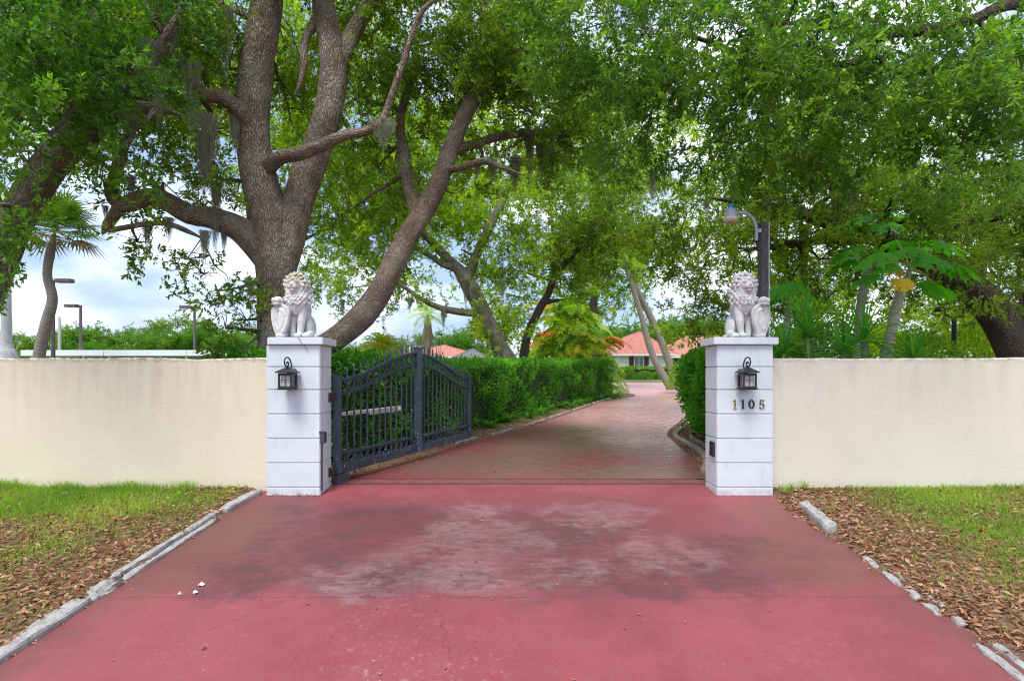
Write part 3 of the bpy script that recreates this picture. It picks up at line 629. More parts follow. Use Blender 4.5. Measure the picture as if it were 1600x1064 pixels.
def pillar(x0, x1, label, left):
    r = thing('gate_pillar', label, 'pillar', ((x0 + x1) / 2, (PY0 + PY1) / 2, 0)); mb = MB()
    cx, cyy = (x0 + x1) / 2, (PY0 + PY1) / 2
    for a, c in zip(ZC[:-1], ZC[1:]): mb.box((cx, cyy, (a + c) / 2), (x1 - x0, PY1 - PY0, c - a - .005))
    core = MB(); 
    o = mb.build('shaft', MT['block'], r, bevel=.009, seg=2)
    core.box((cx, cyy, .9), (x1 - x0 - .03, PY1 - PY0 - .03, 2.0)); core.build('core', MT['block'], o)
    cp = MB(); ov = .052
    if left:                               # chipped corner: the cap is flush on that side and broken off
        poly = [(x0 + .035, PY0 - .045), (x1 + ov, PY0 - .045), (x1 + ov, PY1 + ov), (x0 - .02, PY1 + ov), (x0 - .02, PY0 + .10)]
    else: poly = [(x0 - ov, PY0 - .045), (x1 + ov, PY0 - .045), (x1 + ov, PY1 + ov), (x0 - ov, PY1 + ov)]
    n = len(poly); dz = 1.938, 2.032
    V = [(x, y, dz[0]) for x, y in poly] + [(x, y, dz[1]) for x, y in poly]
    cp.add(V, [tuple(range(n))[::-1], tuple(range(n, 2 * n))] + [(k, (k + 1) % n, (k + 1) % n + n, k + n) for k in range(n)])
    cp.build('cap', MT['block'], r, bevel=.008, seg=2)
    return r
PL = pillar(-3.215, -2.525, 'white block gate pillar with a cracked cap, the gate hinged to its side', True)
PR = pillar(2.56, 3.28, 'white block gate pillar bearing the number 1105', False)
# crack on the cap of the gate-side pillar
mb = MB(); cp = [(-2.79, 6.923, 2.028), (-2.76, 6.923, 1.995), (-2.755, 6.923, 1.97), (-2.735, 6.923, 1.945)]; mb.tube(cp, [.004, .003, .003, .003], 5); cp = [(-2.74, 6.968, 1.93), (-2.70, 6.968, 1.90), (-2.69, 6.968, 1.86), (-2.66, 6.968, 1.82)]; mb.tube(cp, [.003, .003, .002, .001], 5); mb.build('crack', MT['black'], PL)
# junction box and conduit on the gate-side pillar
mb = MB(); mb.box((-2.50, 7.02, .745), (.05, .11, .14)); mb.box((-2.505, 6.985, .82), (.07, .05, .02)); mb.build('junction_box', MT['grey_box'], PL, bevel=.004)
mb = MB(); mb.tube([(-2.512, 7.0, .68), (-2.512, 7.0, .4), (-2.512, 7.0, .06)], .012, 8); mb.build('conduit', MT['grey_box'], PL)
mb = MB(); mb.box((2.545, 7.10, .59), (.03, .13, .19)); mb.build('keypad_box', MT['black'], PR, bevel=.004)
# house number
def prism(mb, outer, x, z, h, y, depth=.012, hole=None):
    def to(pt, yy_): return (x + pt[0] * h, yy_, z + pt[1] * h)
    n = len(outer)
    if hole is None:
        V = [to(p, y) for p in outer] + [to(p, y - depth) for p in outer]
        bm = bmesh.new(); vs = [bm.verts.new(v) for v in V]
        bm.faces.new(vs[:n]); bm.faces.new(vs[n:][::-1])
        for k in range(n): bm.faces.new((vs[k], vs[k + n], vs[(k + 1) % n + n], vs[(k + 1) % n]))
        bmesh.ops.recalc_face_normals(bm, faces=bm.faces[:]); bmesh.ops.triangulate(bm, faces=[f for f in bm.faces if len(f.verts) > 4])
        bm.verts.index_update(); mb.add([v.co[:] for v in bm.verts], [tuple(q.index for q in f.verts) for f in bm.faces]); bm.free()
    else:
        V = [to(p, y) for p in outer] + [to(p, y - depth) for p in outer] + [to(p, y) for p in hole] + [to(p, y - depth) for p in hole]; Fs = []
        for k in range(n):
            q = (k + 1) % n; Fs += [(k, q, q + n, k + n), (n + k, n + q, 3 * n + q, 3 * n + k), (2 * n + k, 3 * n + k, 3 * n + q, 2 * n + q), (k, 2 * n + k, 2 * n + q, q)]
        mb.add(V, Fs)
ONE = [(-.17, 0), (.19, 0), (.19, .06), (.09, .08), (.09, 1), (.0, 1), (-.2, .9), (-.2, .84), (-.07, .87), (-.07, .08), (-.17, .06)]
FIVE = [(-.24, .20), (-.30, .14), (-.24, .04), (-.08, 0), (.12, .02), (.27, .15), (.30, .33), (.24, .5), (.10, .6), (-.06, .62), (-.15, .58), (-.12, .86), (.24, .86), (.28, 1.0), (-.18, 1.0), (-.26, .47), (-.20, .45), (-.05, .53), (.06, .5), (.13, .4), (.15, .28), (.10, .12), (-.02, .06), (-.12, .09), (-.16, .17)]
NZ = 1.178; NH = .115
for x, w_, m_ in ((1148, 'one', 'brass'), (1160.5, 'one', 'digit'), (1174, 'zero', 'digit'), (1190, 'five', 'brass')):
    xx = (x - CX) / F * PY0; mb = MB()
    if w_ == 'one': prism(mb, ONE, xx, NZ - NH / 2, NH, PY0 - .001)
    elif w_ == 'zero':
        tt = np.linspace(0, 2 * PI, 28, endpoint=False); prism(mb, [(.33 * math.cos(t), .5 + .51 * math.sin(t)) for t in tt], xx, NZ - NH / 2, NH, PY0 - .001, hole=[(.16 * math.cos(t), .5 + .42 * math.sin(t)) for t in tt])
    else: prism(mb, FIVE, xx, NZ - NH / 2, NH, PY0 - .001)
    o = mb.build('house_number', MT[m_], PR)
    if w_ == 'five': o['label'] = 'worn brass digit 5'

# ------------------------------------------------------------------ wall lanterns
def lantern(px, label, flip):
    x = (px - CX) / F * 6.83; y0 = PY0; yc = y0 - .13; z0 = 1.39
    r = thing('wall_lantern', label, 'lantern', (x, y0, z0), 'black lanterns on the gate pillars'); w = .082; h = .185
    mb = MB()
    for sx in (-1, 1):
        for sy in (-1, 1): mb.box((x + sx * w * .92, yc + sy * w * .92, z0 + h / 2), (.022, .022, h))
    for sx, sy in ((0, -1), (0, 1), (-1, 0), (1, 0)):
        cx_, cy_ = x + sx * w * .92, yc + sy * w * .92; lx_, ly_ = (2 * w * .92 - .023, .018) if sx == 0 else (.018, 2 * w * .92 - .023)
        mb.box((cx_, cy_, z0 + h - .014), (lx_, ly_, .027)); mb.box((cx_, cy_, z0 + .012), (lx_, ly_, .022))
        mb.box((cx_, cy_, z0 + h * .52), (lx_ if sx == 0 else .006, ly_ if sx else .006, .007)); mb.box((cx_, cy_, z0 + h * .5 + .001), (.009 if sx == 0 else .0065, .009 if sx else .0065, h - .055))
    mb.build('frame', MT['black'], r, bevel=.002)
    mb = MB(); mb.box((x, yc, z0 - .008), (.195, .195, .014)); mb.box((x, yc, z0 - .02), (.16, .16, .008)); mb.build('base_plate', MT['black'], r, bevel=.003)
    mb = MB(); a = .112; zt = z0 + h + .002
    V = [(x - a, yc - a, zt), (x + a, yc - a, zt), (x + a, yc + a, zt), (x - a, yc + a, zt), (x - a, yc - a, zt + .012), (x + a, yc - a, zt + .012), (x + a, yc + a, zt + .012), (x - a, yc + a, zt + .012), (x - .02, yc - .02, zt + .072), (x + .02, yc - .02, zt + .072), (x + .02, yc + .02, zt + .072), (x - .02, yc + .02, zt + .072)]
    mb.add(V, [(3, 2, 1, 0), (0, 1, 5, 4), (1, 2, 6, 5), (2, 3, 7, 6), (3, 0, 4, 7), (4, 5, 9, 8), (5, 6, 10, 9), (6, 7, 11, 10), (7, 4, 8, 11), (8, 9, 10, 11)]); mb.build('roof', MT['black'], r)
    mb = MB(); mb.box((x, yc, z0 + h / 2), (2 * w * .92 - .028, 2 * w * .92 - .028, h - .03)); mb.build('glass', MT['glass'], r)
    # scroll hook: an inner curl above the roof peak, up and over to the wall plate
    q2 = [(455, 375), (446, 352), (465, 330), (492, 345), (497, 395), (478, 440), (440, 440), (405, 400), (393, 335), (405, 265), (440, 225), (478, 216), (520, 248), (552, 320), (572, 400), (585, 460), (602, 500), (612, 540)]
    pts = np.array([(x, min(y0 - .02, yc + (a - 475) / 2030 / .42), zt + .070 + (470 - c_) / 2030) for a, c_ in q2]); mb = MB(); mb.tube(catmull(pts, .012), .0095, 8)
    mb.tube([(x, yc, zt + .06), (x, yc, zt + .095)], .014, 10); mb.build('hook', MT['black'], r, smooth=True)
    mb = MB(); mb.box((x + flip * .0, y0 - .012, z0 + .13), (.12, .022, .22)); mb.box((x, y0 - .035, z0 + .11), (.05, .05, .06)); mb.build('back_plate', MT['black'], r, bevel=.006)
    return r
lantern(449, 'black iron lantern on the pillar that carries the gate', 1)
lantern(1168, 'black iron lantern above the house number 1105', -1)

# ------------------------------------------------------------------ lion statues
def blobsmesh(items, voxel):
    """items: ellipsoids (c, r, rot) and capsules (a, b, ra, rb) fused into one skin by a voxel remesh"""
    bm = bmesh.new()
    for it in items:
        if it[0] == 'e':
            _, c, r_, rot = it; mtx = Matrix.Translation(c) @ (Euler(rot).to_matrix().to_4x4()) @ Matrix.Diagonal((*r_, 1))
            bmesh.ops.create_icosphere(bm, subdivisions=3 if max(r_) > .04 else 2, radius=1, matrix=mtx)
        else:
            _, a, b_, ra_, rb_ = it; a = Vector(a); b_ = Vector(b_); n = max(3, int((b_ - a).length / (min(ra_, rb_) * .35)))
            for t in np.linspace(0, 1, n):
                bmesh.ops.create_icosphere(bm, subdivisions=2, radius=ra_ + (rb_ - ra_) * t, matrix=Matrix.Translation(a.lerp(b_, t)))
    me = bpy.data.meshes.new('tmp'); bm.to_mesh(me); bm.free(); o = bpy.data.objects.new('tmp', me); COL.objects.link(o)
    md = o.modifiers.new('r', 'REMESH'); md.mode = 'VOXEL'; md.voxel_size = voxel
    md2 = o.modifiers.new('s', 'SMOOTH'); md2.factor = .5; md2.iterations = 2
    dg = bpy.context.evaluated_depsgraph_get(); ev = o.evaluated_get(dg); res = bpy.data.meshes.new_from_object(ev)
    V = np.zeros(len(res.vertices) * 3, np.float32); res.vertices.foreach_get('co', V); V = V.reshape(-1, 3).astype(float)
    Fc = np.array([tuple(p.vertices) for p in res.polygons if len(p.vertices) == 4], int); Ft = [tuple(p.vertices) for p in res.polygons if len(p.vertices) == 3]
    bpy.data.objects.remove(o); bpy.data.meshes.remove(me); bpy.data.meshes.remove(res); return V, Fc, Ft
def lion_items():
    I = []; E = lambda c, r_, rot=(0, 0, 0): I.append(('e', c, r_, rot)); C = lambda a, b_, ra_, rb_: I.append(('c', a, b_, ra_, rb_))
    # trunk, haunches, back
    E((0, .10, .36), (.125, .15, .22), (R(-22), 0, 0)); E((0, .19, .19), (.15, .16, .17)); E((0, -.01, .46), (.125, .12, .15))
    for s in (-1, 1):
        E((s * .125, .10, .145), (.065, .13, .13)); C((s * .155, .06, .07), (s * .165, -.10, .04), .045, .042); E((s * .167, -.135, .036), (.05, .06, .036))
        for k in (-1, 0, 1): E((s * .167 + k * .03, -.18, .026), (.018, .022, .02))
    # front leg standing
    C((.075, -.03, .40), (.07, -.075, .22), .07, .055); C((.07, -.075, .22), (.055, -.085, .06), .054, .043); E((.052, -.115, .035), (.055, .065, .036))
    for k in (-1.2, -.4, .4, 1.2): E((.052 + k * .027, -.168, .026), (.017, .024, .021))
    # raised arm that leans behind the shield to its top
    C((-.075, -.02, .40), (-.15, -.07, .36), .066, .05); C((-.15, -.07, .36), (-.215, -.085, .46), .046, .04)
    C((-.07, -.03, .3), (-.06, -.04, .05), .05, .045)
    E((-.235, -.12, .470), (.078, .070, .064)); E((-.235, -.125, .432), (.083, .078, .020))
    for k in (-1.2, -.4, .4, 1.2): E((-.235 + k * .034, -.182, .478), (.021, .024, .036))
    # head
    hz, hx = .685, -.015
    E((hx, -.075, hz), (.103, .11, .112)); E((hx, -.155, hz - .028), (.058, .055, .046)); E((hx, -.16, hz - .075), (.042, .04, .024))
    E((hx, -.17, hz + .005), (.026, .05, .03), (R(25), 0, 0)); E((hx, -.212, hz - .006), (.024, .014, .015))
    for s in (-1, 1):
        E((hx + s * .03, -.186, hz - .035), (.030, .032, .026)); E((hx + s * .052, -.165, hz + .042), (.030, .022, .013), (0, s * R(15), 0)); E((hx + s * .045, -.166, hz + .024), (.013, .012, .010))
        E((hx + s * .085, -.09, hz - .01), (.028, .04, .06)); E((hx + s * .105, -.045, hz + .105), (.026, .016, .03))
    E((hx, -.14, hz + .07), (.055, .045, .035))
    # mane: base ruff and rows of curled locks
    E((hx, .01, hz + .0), (.165, .11, .165)); E((hx, -.05, hz - .10), (.15, .10, .10)); E((.0, -.03, .52), (.155, .125, .17)); E((.0, -.075, .42), (.115, .085, .12))
    rg = random.Random(3)
    for ring, (rr_, yy_, n) in enumerate(((.122, -.105, 15), (.148, -.07, 18), (.158, -.02, 19), (.156, .03, 18), (.13, .075, 14))):
        for k in range(n):
            a = 2 * PI * (k + .5 * (ring % 2)) / n
            x_, z_ = hx + rr_ * math.sin(a), hz + .005 + rr_ * 1.03 * math.cos(a)
            E((x_ + rg.uniform(-.006, .006), yy_ + rg.uniform(-.01, .01), z_), (.021, .024, .031), (0, a + rg.uniform(-.7, .7) + .7, 0))
    for row in range(8):
        z_ = .60 - row * .040; wdt = [.155, .17, .178, .175, .16, .135, .10, .06][row]; n = max(3, int(wdt * 2 / .042))
        for k in range(n + 1):
            u = -1 + 2 * (k + .5 * (row % 2) - .25 * (row % 2)) / n; x_ = wdt * u; y_ = -.165 + .12 * u * u + max(0, .02 * (row - 4)) + (0.03 if row < 2 else 0)
            E((x_, y_ + rg.uniform(-.008, .008), z_), (.018, .026, .034), (R(15), rg.uniform(-.7, .7) + u * .5, 0))
    for row in range(5):
        for s in (-1, 1):
            for k in range(3): E((s * (.145 - .008 * row), -.02 + .05 * k, .60 - row * .055 + .01 * k), (.022, .022, .034), (rg.uniform(-.4, .4), rg.uniform(-.5, .5), 0))
    C((.13, .30, .05), (.17, .22, .035), .022, .02); C((.17, .22, .035), (.215, .05, .03), .02, .024)
    return I
LV, LQ, LT = blobsmesh(lion_items(), .0062)
def shield_mesh():
    mb = MB()
    n = 30; half = []
    for t in np.linspace(0, 1, n):          # half outline from the top middle round to the point
        half.append(t)
    out = [(0, .435), (.05, .43), (.09, .41), (.125, .385), (.143, .34), (.145, .29), (.138, .24), (.125, .19), (.105, .135), (.08, .08), (.055, .035), (.05, .0)]
    out = catmull(np.array([(a, z, 0) for a, z in out]), .02)[:, :2]
    ol = np.vstack([out, np.stack([-out[::-1, 0], out[::-1, 1]], -1)]); m = len(ol); c = np.array([0, .25])
    lv = [(1.0, .03), (1.0, -.012), (.97, -.026), (.90, -.030), (.84, -.020), (.66, -.036), (.58, -.047), (.53, -.040), (.30, -.052), (.0001, -.055)]
    V = []
    for s_, y_ in lv:
        for q in ol:
            p = c + (q - c) * s_; V.append((p[0], y_ + .35 * p[0] ** 2 * 2, p[1]))
    V = np.array(V); nl = len(lv); i = np.arange(nl - 1)[:, None]; j = np.arange(m)[None]; k = (j + 1) % m
    Fq = np.stack([i * m + j, i * m + k, (i + 1) * m + k, (i + 1) * m + j], -1).reshape(-1, 4)
    return V, Fq, m
SV, SQ, SM = shield_mesh()
def lion(px, mirror, label, dz=0.0, turn=0.0):
    x = (px - CX) / F * 7.16; root = thing('lion_statue', label, 'statue', (x, 7.16, 2.032), 'white lions on the gate pillars'); o0 = np.array(root.location)
    sx = -1 if mirror else 1; sc = 1.0
    rt = np.array(Matrix.Rotation(turn, 3, 'Z'))
    def put(V): W_ = V.copy() * sc; W_[:, 0] *= sx * .94; return W_ @ rt.T + o0
    mb = MB(); fl = (lambda f: f[:, ::-1].copy()) if mirror else (lambda f: f)
    V = LV.copy(); V[:, 2] = np.maximum(V[:, 2], 0.001)
    mb.add(put(V), fl(LQ)); 
    if LT: mb.f.append((fl(np.array(LT, int)), 0))
    mb.build('body', MT['statue'], root, smooth=True)
    S_ = SV.copy(); a = R(-14); ca, sa = math.cos(a), math.sin(a)
    X = S_[:, 0] * ca - S_[:, 1] * sa; Yv = S_[:, 0] * sa + S_[:, 1] * ca
    # lean the plate back a little and stand it outside the front leg
    S2 = np.stack([X - .195 - .06 * (S_[:, 2] - .2) * .6, Yv - .165 + .10 * S_[:, 2], S_[:, 2] + .001], -1)
    mb = MB(); mb.add(put(S2), fl(SQ)); mb.f.append((np.array([list(range(SM)) if mirror else list(range(SM))[::-1]]), 0)); mb.build('shield', MT['statue'], root, smooth=True)
    return root
lion(467, False, 'yellow stained white lion statue above the gate hinge, shield towards the tan wall')
lion(1160, True, 'clean white lion statue above the number 1105, shield towards the cream wall')

# ------------------------------------------------------------------ the gate
H0 = Vector((-2.475, 7.40, 0)); H1 = Vector((-1.02, 11.78, 0)); GL = (H1 - H0).length; gd = (H1 - H0).normalized(); gn = Vector((-gd.y, gd.x, 0))   # gn points to the hedge side
gate = thing('driveway_gate', 'dark slate metal swing gate with arched top standing open', 'gate', H0)
def gp(u, z, o=0.0): return H0 + gd * u + gn * o + Vector((0, 0, z))
def arch(u): t = abs(u / GL - .5) * 2; s = .5 + .5 * math.cos(PI * min(1, t)); return s ** .92
top = lambda u: 1.475 + .445 * arch(u)
low = lambda u: 1.285 + .445 * arch(u)
mb = MB(); mb.bar(gp(.05, .20), gp(.05, 1.55), .09, .09); mb.bar(gp(.05, 1.55), gp(.05, 1.562), .1, .1); mb.build('end_stile', MT['gate'], gate, bevel=.004)
mb = MB(); mb.bar(gp(GL - .05, .20), gp(GL - .05, 1.54), .09, .09); mb.bar(gp(GL - .05, 1.54), gp(GL - .05, 1.552), .1, .1); mb.build('end_stile', MT['gate'], gate, bevel=.004)
mb = MB(); mb.bar(gp(GL / 2, .20), gp(GL / 2, 2.02), .13, .13); mb.bar(gp(GL / 2, 2.02), gp(GL / 2, 2.036), .145, .145); mb.build('center_post', MT['gate'], gate, bevel=.005)
mb = MB(); mb.bar(gp(.0, .265), gp(GL, .265), .06, .132); mb.build('bottom_rail', MT['gate'], gate, bevel=.004)
mb = MB(); mb.bar(gp(.05, .478), gp(GL - .05, .478), .042, .042); mb.build('lower_rail', MT['gate'], gate)
def curve_rail(fn):
    mb = MB(); us = np.linspace(.06, GL - .06, 60); w, h = .02, .02
    V = []
    for u in us:
        for (o, dz_) in ((-w, -h), (w, -h), (w, h), (-w, h)): V.append(tuple(gp(u, fn(u) + dz_, o)))
    i = np.arange(59)[:, None]; j = np.arange(4)[None]; k = (j + 1) % 4
    mb.add(V, np.stack([i * 4 + j, (i + 1) * 4 + j, (i + 1) * 4 + k, i * 4 + k], -1).reshape(-1, 4)); mb.build('arched_rail', MT['gate'], gate)
curve_rail(top); curve_rail(low)
NP = 12; us = []
for hlf in (0, 1):
    a, c = (.10, GL / 2 - .065) if hlf == 0 else (GL / 2 + .065, GL - .10)
    for k in range(1, NP + 1): us.append(a + (c - a) * k / (NP + 1))
edges = sorted(us + [.10, GL / 2, GL - .10])
for u in us:
    mb = MB(); zt = top(u) + .075; mb.bar(gp(u, .33), gp(u, zt), .022, .022)
    p = gp(u, zt); mb.lathe(p, [(.013, -.005), (.018, .005), (.011, .014), (.019, .03), (.012, .065), (.001, .11)], 8); mb.build('picket', MT['gate'], gate)
def ring(mb, u, z, r, tr=.010, n=18):
    pts = [gp(u + r * math.cos(t), z + r * math.sin(t)) for t in np.linspace(0, 2 * PI, n + 1)]; mb.tube(pts, tr, 5, cap=False)
for a, c in zip(edges[:-1], edges[1:]):
    u = (a + c) / 2; r_ = min((c - a) / 2 - .02, .066)
    if r_ < .03: continue
    mb = MB(); ring(mb, u, (top(u) + low(u)) / 2, .068); mb.build('ring', MT['gate'], gate, smooth=True)
    mb = MB(); ring(mb, u, .395, .060); mb.build('ring', MT['gate'], gate, smooth=True)
mb = MB(); mb.bar(gp(.18, 1.0, .10), gp(1.0, 1.0, .10), .05, .055); mb.bar(gp(.95, .985, .10), gp(1.85, .985, .10), .07, .085); mb.box(gp(1.80, .985, .055), (.05, .1, .05)); mb.build('opener_arm', MT['alu'], gate, bevel=.006)
for z in (1.25, .245):
    mb = MB(); mb.box((-2.515, 7.31, z), (.02, .07, .12)); mb.tube([(-2.487, 7.36, z - .06), (-2.487, 7.36, z + .06)], .016, 10); mb.box((-2.50, 7.345, z), (.03, .03, .05)); mb.build('hinge', MT['rust'], gate)
mb = MB(); mb.bar(gp(.02, .12), gp(.26, .12), .09, .14); mb.build('foot_block', MT['grey_box'], gate, bevel=.006)

# ------------------------------------------------------------------ kerbs and broken edging
def rough_bar(pts, w, h, seed, m, name, label, cat='kerb', group=None, amp=.006, zoff=0.0):
    P = catmull(np.array([(x, y, gz(y) + zoff) for x, y in pts]), .05); n = len(P); rg = np.random.default_rng(seed)
    T = unit(np.gradient(P, axis=0)); Sd = np.stack([T[:, 1], -T[:, 0], T[:, 0] * 0], -1); V = []
    prof = [(-.5, -.3), (-.5, .78), (-.43, 1.0), (-.15, 1.02), (.15, 1.0), (.42, .98), (.5, .72), (.5, -.3)]
    endk = np.ones(n); endk[0] = .72; endk[-1] = .75
    for (a, c) in prof:
        V.append(P + Sd * (a * w * endk)[:, None] + np.array([0, 0, 1.]) * (c * h * endk)[:, None] + rg.normal(0, amp * .3, (n, 3)) * (1 if c > 0 else 0) + (amp * snoise(P[:, 0] * 9 + a * 7, P[:, 1] * 9 + c * 5, 1.3, seed))[:, None] * np.array([.4, .4, 1.]) * (1 if c > 0 else 0))
    V = np.stack(V, 1).reshape(-1, 3); k = len(prof); i = np.arange(n - 1)[:, None]; j = np.arange(k - 1)[None]
    mb = MB(); mb.add(V, np.stack([i * k + j, (i + 1) * k + j, (i + 1) * k + j + 1, i * k + j + 1], -1).reshape(-1, 4)); mb.f.append((np.array([list(range(k))]), 0)); mb.f.append((np.array([list(range(k))[::-1]]) + (n - 1) * k, 0))
    return tag(mb.build(name, m, smooth=False), label, cat, group)
G1 = 'concrete kerb pieces along the tan wall side lawn'
rough_bar([(-3.46, 3.0), (-3.44, 3.6), (-3.44, 4.32)], .15, .06, 1, MT['kerb'], 'kerb', 'widest smooth grey concrete kerb length on the lawn edge nearest the camera', group=G1)
rough_bar([(-3.43, 4.36), (-3.42, 4.62)], .16, .05, 2, MT['kerb'], 'kerb', 'short crumbled kerb stub between the wide kerb and the paired thin kerbs', group=G1, amp=.02)
rough_bar([(-3.47, 4.66), (-3.46, 5.4), (-3.45, 6.3)], .07, .065, 3, MT['kerb'], 'kerb', 'thin outer kerb strip along the leaf litter, lawn side of a pair', group=G1)
rough_bar([(-3.385, 4.68), (-3.38, 5.5), (-3.37, 6.1)], .06, .04, 4, MT['kerb'], 'kerb', 'thin inner kerb strip against the red apron, lower of a pair', group=G1)
rough_bar([(-3.42, 6.34), (-3.40, 6.7), (-3.34, 7.05)], .12, .07, 5, MT['kerb'], 'kerb', 'thick rounded kerb end running up to the gate-side pillar', group=G1)
G2 = 'concrete kerb pieces along the cream wall side lawn'
rough_bar([(3.42, 6.52), (3.37, 6.1), (3.31, 5.72)], .13, .10, 6, MT['kerb'], 'kerb', 'loose grey wheel stop shaped kerb block in the leaves near the numbered pillar', group=G2)
rough_bar([(3.40, 6.80), (3.62, 6.98), (3.9, 7.05)], .10, .045, 7, MT['kerb'], 'kerb', 'low flat concrete strip at the foot of the cream wall', group=G2)
spots = [((3.28, 5.15), (3.25, 4.92)), ((3.38, 5.16), (3.36, 4.95)), ((3.25, 4.83), (3.23, 4.58)), ((3.36, 4.86), (3.33, 4.62)), ((3.24, 4.52), (3.22, 4.36)), ((3.35, 4.5), (3.31, 4.2)), ((3.22, 4.30), (3.20, 4.12)), ((3.29, 4.1), (3.26, 3.98)), ((3.16, 3.75), (3.14, 3.35)), ((3.28, 3.78), (3.25, 3.30))]
for q, (a, c) in enumerate(spots):
    rough_bar([a, ((a[0] + c[0]) / 2 + .006, (a[1] + c[1]) / 2), c], .058 + .02 * (q % 3 == 1), .045, 20 + q, MT['kerb'], 'edging_stone', 'small broken concrete edging stone half buried in leaf litter beside the red apron', 'stone', 'broken edging stones beside the apron', .008, -.012)
# edging beyond the gate
G3 = 'edging of the drive under the hedge'
ys = [11.6, 12.6, 13.3, 14.6, 15.2, 16.9, 17.3, 19.6, 20.2, 22.8, 23.2, 26.5, 27, 30.5]
for q in range(0, len(ys) - 1, 2):
    y0_, y1_ = ys[q], ys[q + 1]; m_ = (y0_ + y1_) / 2
    rough_bar([(at_y(la, y0_) - .08, y0_), (at_y(la, m_) - .09, m_), (at_y(la, y1_) - .08, y1_)], .13, .07, 40 + q, MT['kerb_red'], 'edging_kerb', 'low stained concrete edging length between the drive and the clipped hedge', 'kerb', G3, .018)
rough_bar([(at_y(la, 27.5) - .1, 27.5), (at_y(la, 28.6) + .5, 28.5), (at_y(la, 29) + .55, 29.6), (at_y(la, 30) - .3, 30.6)], .2, .09, 60, MT['kerb_red'], 'edging_kerb', 'curled low kerb at the far end of the hedge bed', 'kerb')
rough_bar([(2.86, 8.3), (3.25, 9.3), (3.55, 10.6), (3.68, 11.9), (3.8, 13.0), (4.1, 14.0), (4.75, 15.4), (5.6, 17.3)], .13, .07, 61, MT['kerb_red'], 'bed_kerb', 'mossy curved kerb round the leafy bed behind the numbered pillar', 'kerb')
rough_bar([(3.35, 9.2), (3.72, 10.3), (3.95, 11.6), (4.1, 12.8), (4.5, 14.0), (5.1, 15.3)], .08, .08, 62, MT['kerb_red'], 'bed_edging', 'second thinner curved edging inside the leafy bed, just behind the mossy kerb', 'kerb')
rough_bar([(2.98, 8.0), (3.2, 8.35)], .2, .16, 63, MT['kerb'], 'edging_block', 'grey concrete lump against the inner side of the numbered pillar', 'stone')

# ------------------------------------------------------------------ grass, dry leaves
def blades(area, n, hmin, hmax, dens, seed, mb, zadd=0.05):
    rg = np.random.default_rng(seed); x = rg.uniform(area[0], area[1], n); y = rg.uniform(area[2], area[3], n)
    keep = (rg.random(n) < dens(x, y)); x = x[keep]; y = y[keep]; n = len(x)
    z = gzv(y) + lawn_h(x, y) - .005; h = rg.uniform(hmin, hmax, n); a = rg.uniform(0, 2 * PI, n); w = rg.uniform(.0022, .0045, n)
    lean = rg.uniform(.1, .9, n); b2 = rg.uniform(0, 2 * PI, n)
    P = np.stack([x, y, z], -1); dx = np.stack([np.cos(a) * w, np.sin(a) * w, 0 * w], -1); ld = np.stack([np.cos(b2) * lean * h, np.sin(b2) * lean * h, h], -1)
    mid = P + ld * np.array([.35, .35, .55]); V = np.stack([P - dx, P + dx, mid + dx * .8, mid - dx * .8, P + ld], 1).reshape(-1, 3)
    k = (np.arange(n) * 5)[:, None]; t = np.clip(rg.normal(.45, .2, n) + .2 * snoise(x, y, 2, seed), 0, 1)
    mb.add(V, np.hstack([k, k + 1, k + 2, k + 3]), 0, None, np.repeat(t, 5)); mb.f.append((np.hstack([k + 3, k + 2, k + 4]) + mb.n - len(V), 0))
def dens_l(x, y):
    g = .55 * snoise(x, y, 3.0, 1) + .35 * snoise(x, y, 8, 2); v = np.clip((y - 5.55) / .9, 0, 1) * np.clip((-3.9 - x) / 1.0, .08, 1)
    return np.clip(0.09 + v * .68 + .30 * g * (.4 + v) + .30 * np.clip(snoise(x, y, 2.4, 8) - .35, 0, 1), 0.01, 1) * (x < -3.52)
def dens_r(x, y):
    g = .55 * snoise(x, y, 2.6, 11) + .4 * snoise(x, y, 7, 12); edge = np.clip((x - 3.75 - .1 * (y - 4)) / .9, 0, 1)
    return np.clip(edge * (.58 + .45 * g) + .05 + .05 * g, 0.01, 1) * (x > 3.42)
mb = MB(); blades((-8.8, -3.45, 2.4, 7.15), 150000, .025, .085, lambda x, y: dens_l(x, y) * (np.abs(x) < 1.0 * y + 1.2), 1, mb)
blades((3.4, 8.8, 2.4, 7.15), 150000, .02, .075, lambda x, y: dens_r(x, y) * (np.abs(x) < 1.0 * y + 1.2), 2, mb)
blades((-8.5, -4.2, 6.98, 7.16), 3500, .05, .16, lambda x, y: .6 + .5 * snoise(x, y, 5, 4), 3, mb); blades((3.3, 8.5, 7.02, 7.16), 1600, .03, .10, lambda x, y: .4 + .7 * snoise(x, y, 5, 5), 4, mb)
mb.build('grass', MT['grass'])['kind'] = 'stuff'
def dry(area, n, dens, seed, mb, sz=(.03, .085), lift=.012, zf=None, flat=.5):
    rg = np.random.default_rng(seed); x = rg.uniform(area[0], area[1], n); y = rg.uniform(area[2], area[3], n); k = rg.random(n) < dens(x, y); x = x[k]; y = y[k]; n = len(x)
    z = (gzv(y) + lawn_h(x, y) if zf is None else zf(x, y)) + .003 + rg.random(n) * lift
    D = unit(np.stack([rg.normal(0, 1, n), rg.normal(0, 1, n), rg.normal(0, .22 * flat * 2, n)], -1)); Nn = unit(np.stack([rg.normal(0, flat, n), rg.normal(0, flat, n), np.ones(n)], -1)); ln = rg.uniform(sz[0], sz[1], n)
    V = leaf_quads(np.stack([x, y, z], -1), D, Nn, ln, ln * rg.uniform(.3, .5, n), .35); mb.add(V, np.arange(len(V)).reshape(-1, 4), 0, None, np.repeat(np.clip(rg.normal(.5, .22, n), 0, 1), 4))
mb = MB()
